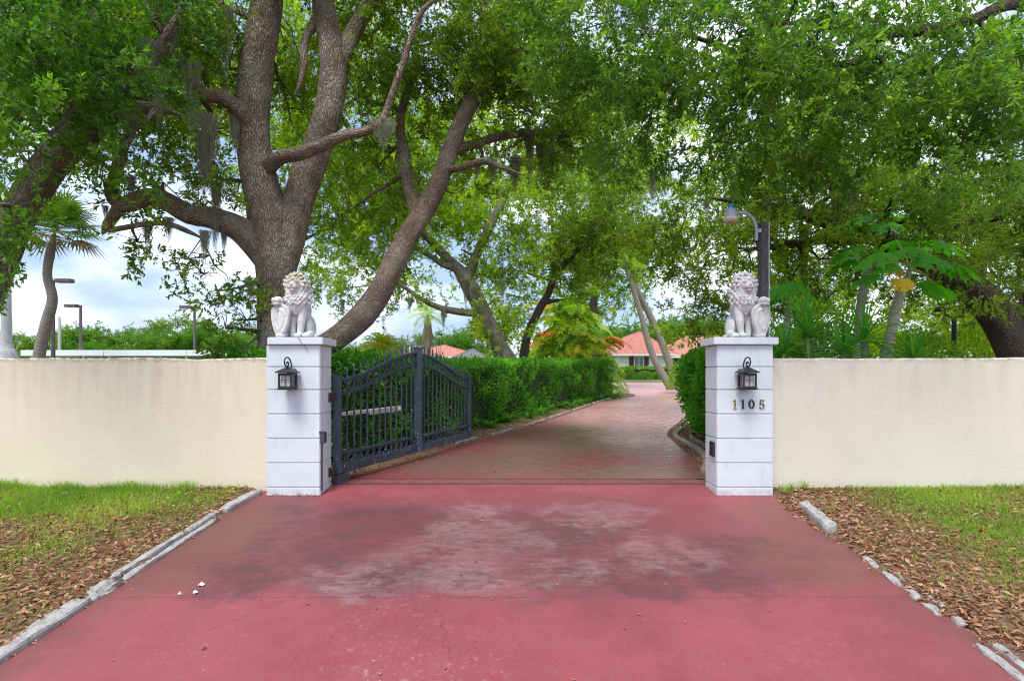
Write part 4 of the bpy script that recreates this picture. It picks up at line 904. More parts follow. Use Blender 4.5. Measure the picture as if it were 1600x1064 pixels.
dry((-8.8, -3.46, 2.4, 7.15), 26000, lambda x, y: np.clip(1.15 - dens_l(x, y), .4, 1) * (np.abs(x) < y + 1.2), 1, mb)
dry((3.36, 8.8, 2.4, 7.15), 26000, lambda x, y: np.clip(1.05 - .8 * dens_r(x, y), .4, 1) * (np.abs(x) < y + 1.2), 2, mb)
dry((-3.5, -3.36, 3.0, 7.0), 420, lambda x, y: .5 + .5 * snoise(x, y, 6, 3), 3, mb); dry((3.2, 3.42, 3.0, 6.9), 1500, lambda x, y: .6 + .5 * snoise(x, y, 6, 4), 4, mb)
zf = lambda x, y: gzv(y) + .014
hl = lambda x, y: ((x < at_y(la, y) - .02) & (x > at_y(la, y) - 2.2)).astype(float)
dry((-4.6, 5.5, 7.9, 30), 30000, hl, 5, mb, (.04, .085)); dry((2.9, 7, 7.7, 17), 14000, lambda x, y: (x > at_y(ra, y) + .05).astype(float), 6, mb, (.04, .085))
dry((-2.5, 9, 8, 30), 8000, lambda x, y: ((x > at_y(la, y)) & (x < at_y(ra, y))) * np.clip(.12 + .5 * np.clip(snoise(x, y, 1.1, 31), 0, 1) + .5 * (np.abs(x - at_y(ra, y)) < .5) + .3 * (np.abs(x - at_y(la, y)) < .4), 0, 1), 7, mb, (.02, .06), .006, zf, .3)
dry((-3.3, 3.2, 2.5, 7.4), 130, lambda x, y: 1.0 + 0 * x, 8, mb, (.012, .045), .004, zf, .25)
dry((-3.2, -2.5, 6.90, 6.97), 60, lambda x, y: 1. + 0 * x, 9, mb, (.02, .04), .01, zf)
mb.build('fallen_leaves', MT['dry_leaf'])['kind'] = 'stuff'
for q, (px, py, sz) in enumerate(((315, 917, .036), (305, 930, .026), (281, 932, .02))):
    v = (py - CY) / F; Y = 2.247 / (.1 + v); X = (px - CX) / F * Y; rg = np.random.default_rng(q); mb = MB(); n = 7
    a = np.linspace(0, 2 * PI, n, endpoint=False); rr_ = sz * rg.uniform(.5, 1., n); z_ = gz(Y) + .018
    V = [(X + math.cos(t) * r_, Y + math.sin(t) * r_ * .8, z_ + rg.random() * .014) for t, r_ in zip(a, rr_)] + [(X, Y, z_ + .028)] + [(X, Y, z_ - .004)]
    mb.add(V, [(k, (k + 1) % n, n) for k in range(n)] + [((k + 1) % n, k, n + 1) for k in range(n)])
    tag(mb.build('paper_scrap', MT['litter']), ['largest crumpled white paper scrap on the red apron near the slab joint', 'middle sized white paper scrap below the largest one', 'smallest white paper scrap nearest the kerb'][q], 'litter', 'white scraps on the apron')

# ------------------------------------------------------------------ the oaks
def base_of(px, py, Y): p = at(px, py, Y); return (p.x, p.y, gz(Y))
A_ = 9.0
main_stems = [
    ('trunk', [(446, 750, 52, A_), (441, 640, 39, A_), (437, 560, 32, A_), (434, 500, 29, A_), (431, 440, 28, A_), (427, 390, 30, A_), (420, 340, 32, A_), (408, 290, 28, A_), (399, 240, 25, A_), (395, 180, 25, A_), (400, 110, 25, A_), (410, 50, 24, A_), (419, -10, 23, A_ + .1), (432, -110, 22, A_ + .2), (440, -230, 17, A_ + .4), (470, -360, 10, A_ + .6)]),
    ('limb', [(434, 440, 22, A_), (447, 385, 24, A_), (462, 330, 23, A_ + .1), (478, 275, 23, A_ + .15), (497, 225, 22, A_ + .2), (514, 170, 21, A_ + .25), (521, 115, 21, A_ + .3), (515, 60, 19, A_ + .35), (505, 0, 17, A_ + .4), (505, -90, 14, A_ + .5), (540, -200, 10, A_ + .6), (590, -300, 6, A_ + .8)]),
    ('limb', [(519, 140, 15, A_ + .3), (532, 95, 13, A_ + .4), (553, 50, 12, A_ + .55), (578, 5, 10, A_ + .7), (610, -60, 8, A_ + .9), (650, -140, 5, A_ + 1.2)]),
    ('limb', [(428, 425, 20, A_), (404, 385, 23, A_ - .1), (372, 356, 20, A_ - .2), (330, 340, 17, A_ - .3), (295, 335, 15, A_ - .4), (262, 316, 14, A_ - .5), (232, 308, 13, A_ - .55), (205, 318, 13, A_ - .6), (185, 318, 11, A_ - .6), (174, 300, 10, A_ - .65), (180, 275, 8, A_ - .7), (190, 240, 8, A_ - .8), (205, 200, 6, A_ - .9)]),
    ('limb', [(190, 318, 10, A_ - .6), (178, 338, 8, A_ - .65), (168, 352, 7, A_ - .7), (160, 366, 6, A_ - .7)]),
    ('limb', [(170, 360, 4, A_ - .7), (195, 356, 4, A_ - .75), (230, 350, 4, A_ - .8), (262, 350, 4, A_ - .8), (290, 360, 4, A_ - .7), (315, 372, 4, A_ - .6)]),
    ('limb', [(418, 262, 12, A_ - .1), (440, 246, 10, A_ - .4), (470, 240, 10, A_ - .6), (505, 226, 9, A_ - .8), (540, 211, 8, A_ - .9), (575, 204, 7, A_ - 1.0), (598, 188, 6, A_ - 1.0), (612, 150, 5, A_ - 1.05), (628, 105, 5, A_ - 1.1), (642, 60, 4, A_ - 1.1), (662, 15, 4, A_ - 1.1), (700, -10, 3, A_ - 1.1)]),
    ('limb', [(400, 200, 15, A_), (372, 172, 12, A_ - .3), (345, 150, 11, A_ - .5), (322, 150, 10, A_ - .6), (300, 130, 8, A_ - .7), (280, 95, 8, A_ - .8), (262, 60, 7, A_ - .9), (250, 0, 6, A_ - 1.)]),
    ('limb', [(505, 20, 10, A_ + .4), (478, 60, 6, A_ + .2), (474, 110, 5, A_ + .1), (462, 150, 4, A_)]),
    ('limb', [(450, 640, 30.2, A_ + .1), (474, 575, 21.8, A_ + .2), (502, 545, 18.5, A_ + .3), (532, 524, 18.5, A_ + .45), (564, 496, 19.3, A_ + .6), (592, 458, 18.5, A_ + .75), (614, 415, 16.8, A_ + .9), (639, 368, 16, A_ + 1.05), (662, 330, 15.1, A_ + 1.15), (684, 288, 14.3, A_ + 1.25), (702, 240, 13.4, A_ + 1.35), (724, 185, 12.6, A_ + 1.45), (754, 135, 10.9, A_ + 1.5), (790, 100, 8.4, A_ + 1.5), (830, 72, 7.56, A_ + 1.5), (880, 30, 5.88, A_ + 1.5), (930, -30, 4.2, A_ + 1.5)]),
    ('limb', [(745, 145, 10, A_ + 1.5), (765, 120, 9, A_ + 1.6), (790, 80, 8, A_ + 1.7), (800, 30, 6, A_ + 1.8), (812, -40, 5, A_ + 1.9)]),
    ('limb', [(705, 236, 9, A_ + 1.35), (740, 226, 7, A_ + 1.6), (780, 214, 6, A_ + 1.9), (830, 208, 5, A_ + 2.2), (890, 212, 4, A_ + 2.5)]),
    ('limb', [(690, 268, 7, A_ + 1.25), (720, 262, 5, A_ + 1.2), (755, 252, 5, A_ + 1.1), (785, 262, 4, A_ + 1.0), (820, 275, 3, A_ + .9)]),
    ('limb', [(655, 340, 14, A_ + 1.2), (640, 290, 10, A_ + 1.5), (632, 240, 9, A_ + 1.8), (625, 190, 7, A_ + 2.0), (640, 130, 6, A_ + 2.2), (655, 60, 4, A_ + 2.3)]),
]
main_blobs = [
    (215, 40, 8.6, 90, 70, 1.0, 1.3), (300, 30, 9.3, 80, 60, 1.2, 1.1), (330, 110, 9.6, 60, 70, 1.0, .8), (255, 130, 8.8, 60, 60, .9, .9), (310, 215, 9.2, 60, 50, .9, .75), (225, 215, 8.7, 55, 45, .8, .9),
    (340, 280, 9.0, 40, 35, .7, .5), (190, 280, 8.3, 35, 30, .6, .5), (255, 285, 8.5, 45, 28, .6, .55), (460, 60, 10.8, 60, 80, 1.0, .75), (455, 190, 11., 45, 60, .8, .6), (560, 150, 11., 55, 70, 1., .65), (600, 40, 10.4, 80, 70, 1.2, 1.0),
    (700, 50, 10.6, 90, 70, 1.3, 1.0), (660, 150, 11.4, 60, 60, 1.0, .7), (590, 260, 11.3, 55, 50, .9, .6), (780, 30, 10.8, 90, 60, 1.2, 1.0), (790, 150, 11.8, 70, 60, 1.2, .8), (860, 90, 10.6, 80, 70, 1.2, 1.0), (840, 220, 11.6, 80, 50, 1.2, .8),
    (750, 260, 11.0, 60, 40, .8, .55), (900, 180, 11.4, 70, 60, 1.2, .9), (640, 300, 10.4, 35, 30, .5, .35), (545, 330, 11.0, 40, 35, .6, .4),
    (235, 362, 8.3, 34, 16, .35, .6), (215, 378, 8.3, 25, 16, .3, .5), (335, 415, 8.5, 40, 22, .4, .42), (362, 452, 8.5, 34, 30, .4, .42), (385, 500, 8.5, 22, 42, .4, .5), (352, 512, 8.5, 16, 22, .3, .4), (318, 428, 8.5, 22, 12, .3, .4),
    (380, 545, 8.7, 14, 20, .3, .5), (470, -120, 9.2, 220, 100, 2.0, .7), (760, -100, 9.6, 200, 90, 1.8, .7),
]
oak('oak_tree', 'big forked brown oak directly behind the pillar that carries the gate', base_of(452, 740, A_), main_stems, main_blobs, MT['leaf_main'], MT['bark_main'], 101, sides=28, wob=.06)

e_stems = [
    ('trunk', [(-125, 760, 44, 7.9), (-92, 640, 36, 7.9), (-52, 520, 29, 7.9), (-20, 440, 25, 7.9), (8, 378, 23, 7.9), (36, 322, 22, 7.8), (72, 266, 22, 7.75), (115, 222, 21, 7.7), (152, 188, 19, 7.65), (182, 160, 16, 7.6), (215, 120, 11, 7.5), (260, 60, 8, 7.4), (300, -20, 6, 7.3)]),
    ('limb', [(150, 185, 17, 7.65), (152, 150, 15, 7.6), (140, 110, 12, 7.5), (130, 60, 10, 7.3), (120, 0, 8, 7.1), (100, -70, 6, 6.9)]),
    ('limb', [(165, 178, 14, 7.65), (195, 172, 12, 7.6), (225, 168, 9, 7.5), (255, 172, 6, 7.4), (285, 180, 4, 7.3)]),
    ('limb', [(5, 380, 20, 7.9), (-30, 290, 17, 7.6), (-60, 190, 14, 7.2), (-40, 100, 11, 6.8), (0, 40, 8, 6.5), (60, 0, 6, 6.3)]),
]
e_blobs = [(30, 50, 6.6, 80, 70, .8, 1.1), (110, 60, 7.0, 70, 70, .8, 1.1), (60, 130, 6.8, 80, 50, .8, 1.0), (20, 200, 6.3, 50, 45, .6, 1.0), (95, 195, 6.6, 45, 30, .6, .8), (45, 255, 6.2, 40, 22, .4, .8), (170, 90, 7.2, 50, 60, .7, 1.0),
    (130, 160, 7.2, 60, 45, .6, .8), (200, 215, 7.2, 45, 38, .5, .9), (215, 140, 7.4, 45, 45, .5, .8), (15, 430, 7.3, 28, 20, .3, .5), (8, 350, 7.4, 14, 40, .3, .5), (-30, 330, 7, 40, 60, .5, .7), (235, 30, 7.2, 60, 50, .7, .9), 
    (60, -80, 6.8, 150, 70, 1., .8), (-70, 100, 6.6, 60, 120, .8, .8)]
oak('oak_tree', 'leaning grey oak at the tan wall edge, trunk bending over the palm', base_of(-105, 740, 7.9), e_stems, e_blobs, MT['leaf_edge'], MT['bark_grey'], 202, s=1.0)

B_ = 22.0
m_stems = [
    ('trunk', [(812, 690, 19.2, B_), (800, 590, 15.5, B_), (785, 550, 13.3, B_), (768, 515, 11.8, B_), (750, 478, 11.8, B_), (735, 450, 13.3, B_), (720, 425, 9.62, B_), (700, 405, 7.4, B_), (676, 380, 6.66, B_ - .2), (652, 352, 5.92, B_ - .4), (628, 320, 4.44, B_ - .6), (600, 280, 3.7, B_ - .8)]),
    ('limb', [(728, 440, 8.88, B_), (742, 405, 7.4, B_ + .1), (758, 370, 6.66, B_ + .2), (772, 340, 5.92, B_ + .3), (788, 310, 5.18, B_ + .4), (800, 270, 3.7, B_ + .5)]),
    ('limb', [(748, 490, 5.92, B_), (715, 487, 5.18, B_ - .3), (685, 480, 4.44, B_ - .6), (655, 465, 3.7, B_ - .9), (628, 446, 2.96, B_ - 1.1), (600, 430, 2.22, B_ - 1.3)]),
    ('limb', [(715, 420, 5.92, B_), (690, 412, 4.44, B_ - .2), (665, 395, 3.7, B_ - .4), (640, 385, 2.96, B_ - .6), (610, 390, 2.22, B_ - .9)]),
]
m_blobs = [(545, 410, 21, 60, 40, 1.5, .65), (590, 350, 21, 70, 50, 1.5, .75), (520, 455, 21, 30, 18, .8, .5), (620, 430, 21, 40, 25, .9, .45), (680, 340, 22, 70, 50, 1.6, .75), (760, 300, 22.5, 80, 60, 1.8, .9), (720, 390, 22.5, 50, 35, 1.2, .45), (790, 380, 22, 50, 50, 1.2, .75), (640, 480, 20.8, 22, 14, .5, .4), (575, 470, 20.8, 30, 14, .6, .35),
    (785, 470, 22, 30, 50, .8, .65), (640, 280, 22, 70, 50, 1.5, .8), (560, 290, 22, 60, 60, 1.5, .8), (800, 530, 22, 22, 30, .6, .5)]
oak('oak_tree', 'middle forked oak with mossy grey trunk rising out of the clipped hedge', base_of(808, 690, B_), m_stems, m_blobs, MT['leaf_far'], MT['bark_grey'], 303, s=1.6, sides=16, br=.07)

s_stems = [('trunk', [(822, 680, 8.88, 23.5), (818, 590, 7.4, 23.5), (819, 550, 6.66, 23.5), (828, 515, 6.66, 23.5), (842, 485, 6.66, 23.5), (856, 460, 5.92, 23.4), (868, 430, 5.92, 23.3), (885, 408, 5.18, 23.2), (905, 385, 4.44, 23.1), (930, 365, 3.7, 23.), (960, 330, 2.96, 23)]),
    ('limb', [(848, 474, 3.7, 23.4), (866, 470, 2.96, 23.3), (880, 468, 2.22, 23.2)]), ('limb', [(862, 446, 4.44, 23.4), (868, 410, 3.7, 23.6), (876, 370, 2.96, 23.8), (885, 330, 2.22, 24)])]
s_blobs = [(880, 350, 23.5, 80, 50, 1.6, .95), (940, 330, 23, 70, 60, 1.6, .9), (900, 420, 23.2, 60, 35, 1.2, .75), (850, 400, 23.4, 45, 40, 1., .6), (960, 400, 23.2, 40, 35, 1., .6), (800, 420, 23, 22, 30, .6, .4)]
oak('oak_tree', 'slim dark leaning oak stem between the middle oak and the golden palm clump', base_of(822, 680, 23.5), s_stems, s_blobs, MT['leaf_right'], MT['bark_dark'], 404, s=1.6, sides=12, br=.06)

C_ = 10.5
r_stems = [
    ('trunk', [(1660, 720, 45.8, C_), (1628, 640, 37, C_), (1604, 575, 30.8, C_), (1580, 525, 26.4, C_), (1555, 488, 22.9, C_), (1522, 455, 20.2, C_), (1480, 430, 17.6, C_), (1440, 408, 15, C_ + .1), (1400, 386, 15.8, C_ + .2), (1360, 362, 15.8, C_ + .3), (1330, 350, 15, C_ + .4), (1290, 345, 11.4, C_ + .5), (1250, 334, 8.8, C_ + .6), (1210, 325, 7.92, C_ + .7), (1165, 316, 6.16, C_ + .8), (1110, 310, 4.4, C_ + .9)]),
    ('limb', [(1338, 350, 16, C_ + .4), (1325, 330, 14, C_ + .4), (1310, 300, 12, C_ + .3), (1300, 260, 10, C_ + .2), (1295, 210, 8, C_)]),
    ('limb', [(1380, 374, 11, C_ + .3), (1330, 372, 8, C_ + .6), (1275, 376, 7, C_ + .9), (1220, 384, 6, C_ + 1.1), (1160, 392, 4, C_ + 1.3)]),
    ('limb', [(1590, 545, 24, C_), (1640, 440, 24, C_), (1640, 360, 18, C_), (1600, 325, 12, C_ + .1), (1560, 336, 9, C_ + .2), (1520, 348, 7, C_ + .3), (1470, 358, 4, C_ + .4)]),
    ('limb', [(1604, 580, 28, C_), (1690, 400, 28, 9.8), (1720, 200, 24, 8.8), (1690, 60, 18, 7.8), (1600, 5, 11, 7.2), (1520, 32, 8, 6.8), (1450, 46, 8, 6.6), (1380, 52, 7, 6.5), (1320, 46, 6, 6.4), (1270, 36, 5, 6.3), (1200, 40, 4, 6.2)]),
    ('limb', [(1690, 60, 14, 7.8), (1600, 90, 10, 7.6), (1500, 110, 8, 7.5), (1400, 108, 7, 7.5), (1330, 100, 6, 7.5), (1260, 110, 5, 7.6), (1180, 100, 5, 7.7), (1120, 70, 4, 7.8), (1050, 50, 4, 8)]),
    ('limb', [(1390, 53, 5, 6.5), (1360, 75, 4, 6.4), (1400, 110, 3, 6.3), (1450, 135, 2, 6.2)]),
]
r_blobs = [(1380, 330, 9.6, 70, 35, .7, .75), (1290, 325, 9.7, 60, 30, .7, .6), (1480, 395, 9.8, 55, 32, .7, .75), (1540, 430, 9.8, 50, 35, .6, .7), (1440, 350, 9.7, 60, 30, .7, .6), (1200, 330, 10., 60, 28, .7, .6), (1600, 470, 10, 30, 40, .6, .5), (1120, 330, 11.4, 80, 45, 1.2, 0.74), (1220, 290, 11.2, 90, 50, 1.2, 0.78), (1330, 280, 11, 90, 55, 1.2, 0.78), (1440, 300, 11, 90, 50, 1.2, 0.78), (1550, 290, 10.8, 80, 60, 1.2, 0.78), (1600, 400, 10.8, 60, 70, 1.2, 0.70), (1180, 365, 11.8, 70, 35, 1.2, 0.58), (1280, 405, 12, 70, 35, 1.2, 0.70),
    (1390, 420, 12, 70, 30, 1.2, 0.55), (1100, 420, 12.5, 50, 45, 1.1, 0.70), (1085, 480, 12.5, 32, 30, .8, 0.55), (1240, 430, 12.4, 60, 30, 1.1, 0.70), (1520, 390, 11.6, 60, 45, 1., 0.66), (1060, 370, 12, 50, 50, 1.2, 0.62), (1130, 480, 12.5, 22, 35, .7, 0.62), (1430, 370, 11.8, 60, 40, 1., 0.55), (1340, 330, 12.2, 80, 40, 1., 0.47)]
o_blobs = [(900, 50, 8, 75, 65, .9, .9), (985, 110, 8.2, 75, 70, 1., .9), (1050, 60, 7.6, 90, 70, 1., 1.0), (1150, 50, 6.8, 90, 60, .9, 1.0), (1260, 70, 6.5, 90, 65, .9, 1.05), (1370, 70, 6.4, 90, 65, .9, 1.05), (1480, 80, 6.5, 90, 70, .9, 1.05), (1580, 110, 6.8, 80, 90, 1., 1.05),
    (1110, 150, 7.6, 80, 60, 1., .8), (1210, 175, 7.6, 80, 60, 1., 1.0), (1320, 180, 7.5, 80, 60, 1., 1.0), (1430, 175, 7.4, 80, 60, 1., .85), (1540, 215, 7.4, 80, 60, 1., 1.0), (1010, 215, 9, 70, 55, 1., .8), (1130, 240, 8.6, 70, 50, 1., .85), (1240, 245, 8.4, 80, 45, 1., .9), (1360, 245, 8.4, 70, 40, 1., .8), (1600, 250, 8, 50, 60, 1., .9),
    (1480, 260, 8.4, 60, 40, .8, .8), (950, 20, 7.8, 110, 60, 1., .8), (1250, -70, 6.8, 320, 70, 1.4, .6)]
RO = oak('oak_tree', 'dark spreading oak behind the cream wall, trunk leaning in from the picture edge', base_of(1655, 725, C_), r_stems, r_blobs, MT['leaf_right'], MT['bark_dark'], 505, s=1.05)
# the overhanging front boughs of the same oak: a lighter part of its crown
rg = np.random.default_rng(77); sk = np.vstack([catmull(path3(r), .1) for _, r in r_stems[4:]]); A, D, Cc = blob_points(o_blobs, rg, 1.0); bb = MB()
for q, (a, c) in enumerate(zip(A, Cc)):
    bb = MB(); g = grow(bb, sk, c, .035, .010, rg, .05, seed=q)
    for k in range(11):
        g2 = grow(bb, g[len(g) // 3:], a[rg.integers(len(a))], .012, .003, rg, .03, 4, seed=k)
        if len(g2) > 4: grow(bb, g2[1:], a[np.argmin(np.linalg.norm(a - g2[-1, :3], axis=1) + 5 * rg.random(len(a)))], .006, .002, rg, .02, 3, seed=k)
    bb.build('branch', MT['twig'], RO, smooth=True)
cm = MB(); PA = np.vstack(A); stamp(cm, PA, np.vstack(D), 1.0, 78, tint_base=np.clip(.42 + .14 * rg.normal(0, 1, len(PA)) + .14 * snoise(PA[:, 0] + PA[:, 1], PA[:, 2] * 1.4 - PA[:, 1], 4.5, 19) + .20 * snoise(PA[:, 0] * 1.5, PA[:, 2] * 1.5, 2, 9), 0, 1), twr=.003); cm.build('crown', [MT['leaf_over'], MT['twig']], RO)

# trees farther along the drive that close the view with sunlit foliage
def back_tree(name, label, px, Y, rpx, topz_px, blobs, leaf, seed, s, group=None):
    st = [('trunk', [(px, 690 if Y < 14 else 640, rpx * 1.3, Y), (px + 4, 560, rpx, Y), (px - 3, 480, rpx * .9, Y), (px + 5, 400, rpx * .7, Y), (px, topz_px, rpx * .35, Y)])]
    return oak(name, label, base_of(px, 640, Y), st, blobs, leaf, MT['bark_bg'], seed, s=s, nsub=4, sides=10, br=.08, group=group)
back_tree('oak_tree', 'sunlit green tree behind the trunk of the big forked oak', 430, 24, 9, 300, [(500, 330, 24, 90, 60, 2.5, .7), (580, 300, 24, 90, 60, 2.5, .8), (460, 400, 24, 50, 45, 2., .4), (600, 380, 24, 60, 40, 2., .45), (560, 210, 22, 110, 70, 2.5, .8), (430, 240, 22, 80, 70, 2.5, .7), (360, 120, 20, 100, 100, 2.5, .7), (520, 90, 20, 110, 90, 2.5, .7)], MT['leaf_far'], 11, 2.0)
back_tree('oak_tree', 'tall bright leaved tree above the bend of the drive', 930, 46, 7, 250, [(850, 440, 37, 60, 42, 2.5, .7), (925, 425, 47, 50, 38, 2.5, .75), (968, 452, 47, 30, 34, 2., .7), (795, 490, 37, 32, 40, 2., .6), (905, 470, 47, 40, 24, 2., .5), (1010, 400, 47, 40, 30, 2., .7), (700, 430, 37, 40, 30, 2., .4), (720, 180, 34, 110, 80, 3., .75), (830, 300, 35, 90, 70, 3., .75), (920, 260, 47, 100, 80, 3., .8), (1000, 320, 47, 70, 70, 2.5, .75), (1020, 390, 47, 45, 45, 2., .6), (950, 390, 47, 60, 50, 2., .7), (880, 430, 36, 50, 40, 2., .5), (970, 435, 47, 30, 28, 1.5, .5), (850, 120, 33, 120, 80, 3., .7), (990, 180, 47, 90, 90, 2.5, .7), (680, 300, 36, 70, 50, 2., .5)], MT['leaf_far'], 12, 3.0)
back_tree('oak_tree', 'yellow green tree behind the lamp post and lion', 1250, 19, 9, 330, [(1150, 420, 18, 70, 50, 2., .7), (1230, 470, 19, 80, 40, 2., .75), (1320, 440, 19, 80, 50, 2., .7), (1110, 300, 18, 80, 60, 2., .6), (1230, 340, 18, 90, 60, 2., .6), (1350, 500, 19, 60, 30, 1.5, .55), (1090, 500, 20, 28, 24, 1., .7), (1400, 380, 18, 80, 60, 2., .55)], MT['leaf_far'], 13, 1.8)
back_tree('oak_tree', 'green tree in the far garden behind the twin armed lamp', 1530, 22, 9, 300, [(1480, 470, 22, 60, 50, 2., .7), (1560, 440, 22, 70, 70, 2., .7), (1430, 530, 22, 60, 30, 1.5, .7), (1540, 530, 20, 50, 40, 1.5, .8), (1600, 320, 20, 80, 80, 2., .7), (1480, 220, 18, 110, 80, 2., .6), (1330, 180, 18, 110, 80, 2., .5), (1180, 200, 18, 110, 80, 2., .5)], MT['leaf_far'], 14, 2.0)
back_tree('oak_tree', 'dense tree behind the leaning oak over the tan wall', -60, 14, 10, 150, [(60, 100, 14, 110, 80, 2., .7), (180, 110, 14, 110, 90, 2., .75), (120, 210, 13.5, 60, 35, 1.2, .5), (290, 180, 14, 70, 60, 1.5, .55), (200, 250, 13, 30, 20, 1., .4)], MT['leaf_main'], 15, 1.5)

# ------------------------------------------------------------------ spanish moss
def moss_proto(seed, L0, w0, n):
    rg = np.random.default_rng(seed); mb = MB()
    for _ in range(n):
        a = rg.uniform(0, 6.28); r_ = w0 * math.sqrt(rg.random()); l = L0 * rg.uniform(.35, 1.) * (1 - .5 * r_ / w0); m = 9; t = np.linspace(0, 1, m)
        ph = rg.uniform(0, 6.28, 4); k = rg.uniform(.6, 1.2)
        x = r_ * math.cos(a) * (1 - .45 * t) + .012 * np.sin(t * 14 * k + ph[0]) + .02 * np.sin(t * 5 + ph[1]); y = r_ * math.sin(a) * (1 - .45 * t) + .012 * np.sin(t * 13 * k + ph[2]) + .02 * np.sin(t * 5 + ph[3])
        mb.tube(np.stack([x, y, .05 - l * t], -1), np.linspace(.0026, .0012, m), 3, cap=False, tint=np.clip(rg.normal(.5, .2), 0, 1))
    return mb.build('spanish_moss', MT['moss'])
GM = 'Spanish moss hanging in the oaks'
MPR = [moss_proto(1, .55, .08, 120), moss_proto(2, .9, .11, 190), moss_proto(3, 1.3, .11, 210), moss_proto(4, .4, .18, 220)]
ML = {'main': 'grey green Spanish moss beard hanging from the big forked oak', 'edge': 'grey Spanish moss tuft in the leaning oak over the tan wall', 'mid': 'Spanish moss strands on the middle oak rising from the hedge', 'right': 'thin Spanish moss strand in the dark oak behind the cream wall', 'ball': 'round pale ball of Spanish moss on the bare bough right of the fork'}
moss = [(300, 105, 8.3, 2, 1.3, 'main'), (318, 215, 8.4, 2, 1.1, 'main'), (338, 290, 8.5, 2, .9, 'main'), (325, 190, 8.2, 1, 1.6, 'main'), (352, 20, 8.6, 2, 1.2, 'main'), (368, 170, 8.75, 1, 1.2, 'main'), (336, 330, 8.65, 1, 1., 'main'), (270, 40, 7.9, 0, 1.4, 'main'), (264, 345, 8.2, 0, .9, 'main'), (230, 352, 8.2, 0, 1.0, 'main'), (320, 365, 8.4, 1, .8, 'main'), (165, 325, 8.2, 0, .6, 'main'), (598, 198, 8.0, 3, 1.25, 'ball'), (608, 85, 10.6, 2, 1.1, 'main'), (350, 360, 8.7, 1, .6, 'main'), (205, 280, 8.1, 0, 1., 'main'),
        (625, 230, 10.9, 1, .9, 'main'), (392, 440, 8.5, 0, 1.2, 'main'), (40, 110, 6.4, 0, 1.4, 'edge'), (232, 70, 7.2, 1, .9, 'edge'), (28, 165, 6.2, 0, .9, 'edge'), (205, 185, 7.4, 0, 1.2, 'edge'), (248, 120, 7.3, 1, 1., 'edge'), (150, 20, 7., 0, 1.3, 'edge'),
        (805, 250, 11.1, 1, 1.2, 'main'), (828, 215, 11.2, 2, 1.1, 'main'), (770, 255, 10.4, 0, 1.2, 'main'), (862, 240, 11.4, 1, 1.0, 'main'), (845, 225, 11.5, 2, .9, 'main'), (745, 262, 10.2, 0, .8, 'main'), (810, 85, 10.6, 0, 1.3, 'main'),
        (728, 440, 21.7, 1, 1.6, 'mid'), (742, 455, 21.7, 2, 1.2, 'mid'), (785, 440, 21.5, 1, 1.4, 'mid'), (640, 468, 20.6, 0, 1.5, 'mid'), (693, 485, 21.3, 1, 1.2, 'mid'), (595, 445, 20.6, 1, 1., 'mid'), (765, 520, 21.6, 0, 1.6, 'mid'), (535, 470, 20, 1, .9, 'mid'), (780, 545, 21.6, 0, 1.5, 'mid'),
        (1104, 315, 11.4, 0, 1., 'right'), (1180, 65, 7.6, 0, 1., 'right'), (940, 235, 11., 1, 1., 'right'), (1020, 270, 10.6, 1, 1., 'right')]
for q, (px, py, Y, k, sc, wh) in enumerate(moss):
    o = MPR[k] if MPR[k].get('label') is None else MPR[k].copy()
    if o.name not in COL.objects: COL.objects.link(o)
    o.location = at(px, py, Y); o.scale = (sc * .9, sc * .9, sc); o.rotation_euler = (0, 0, q * 1.7); tag(o, ML[wh], 'moss', GM)

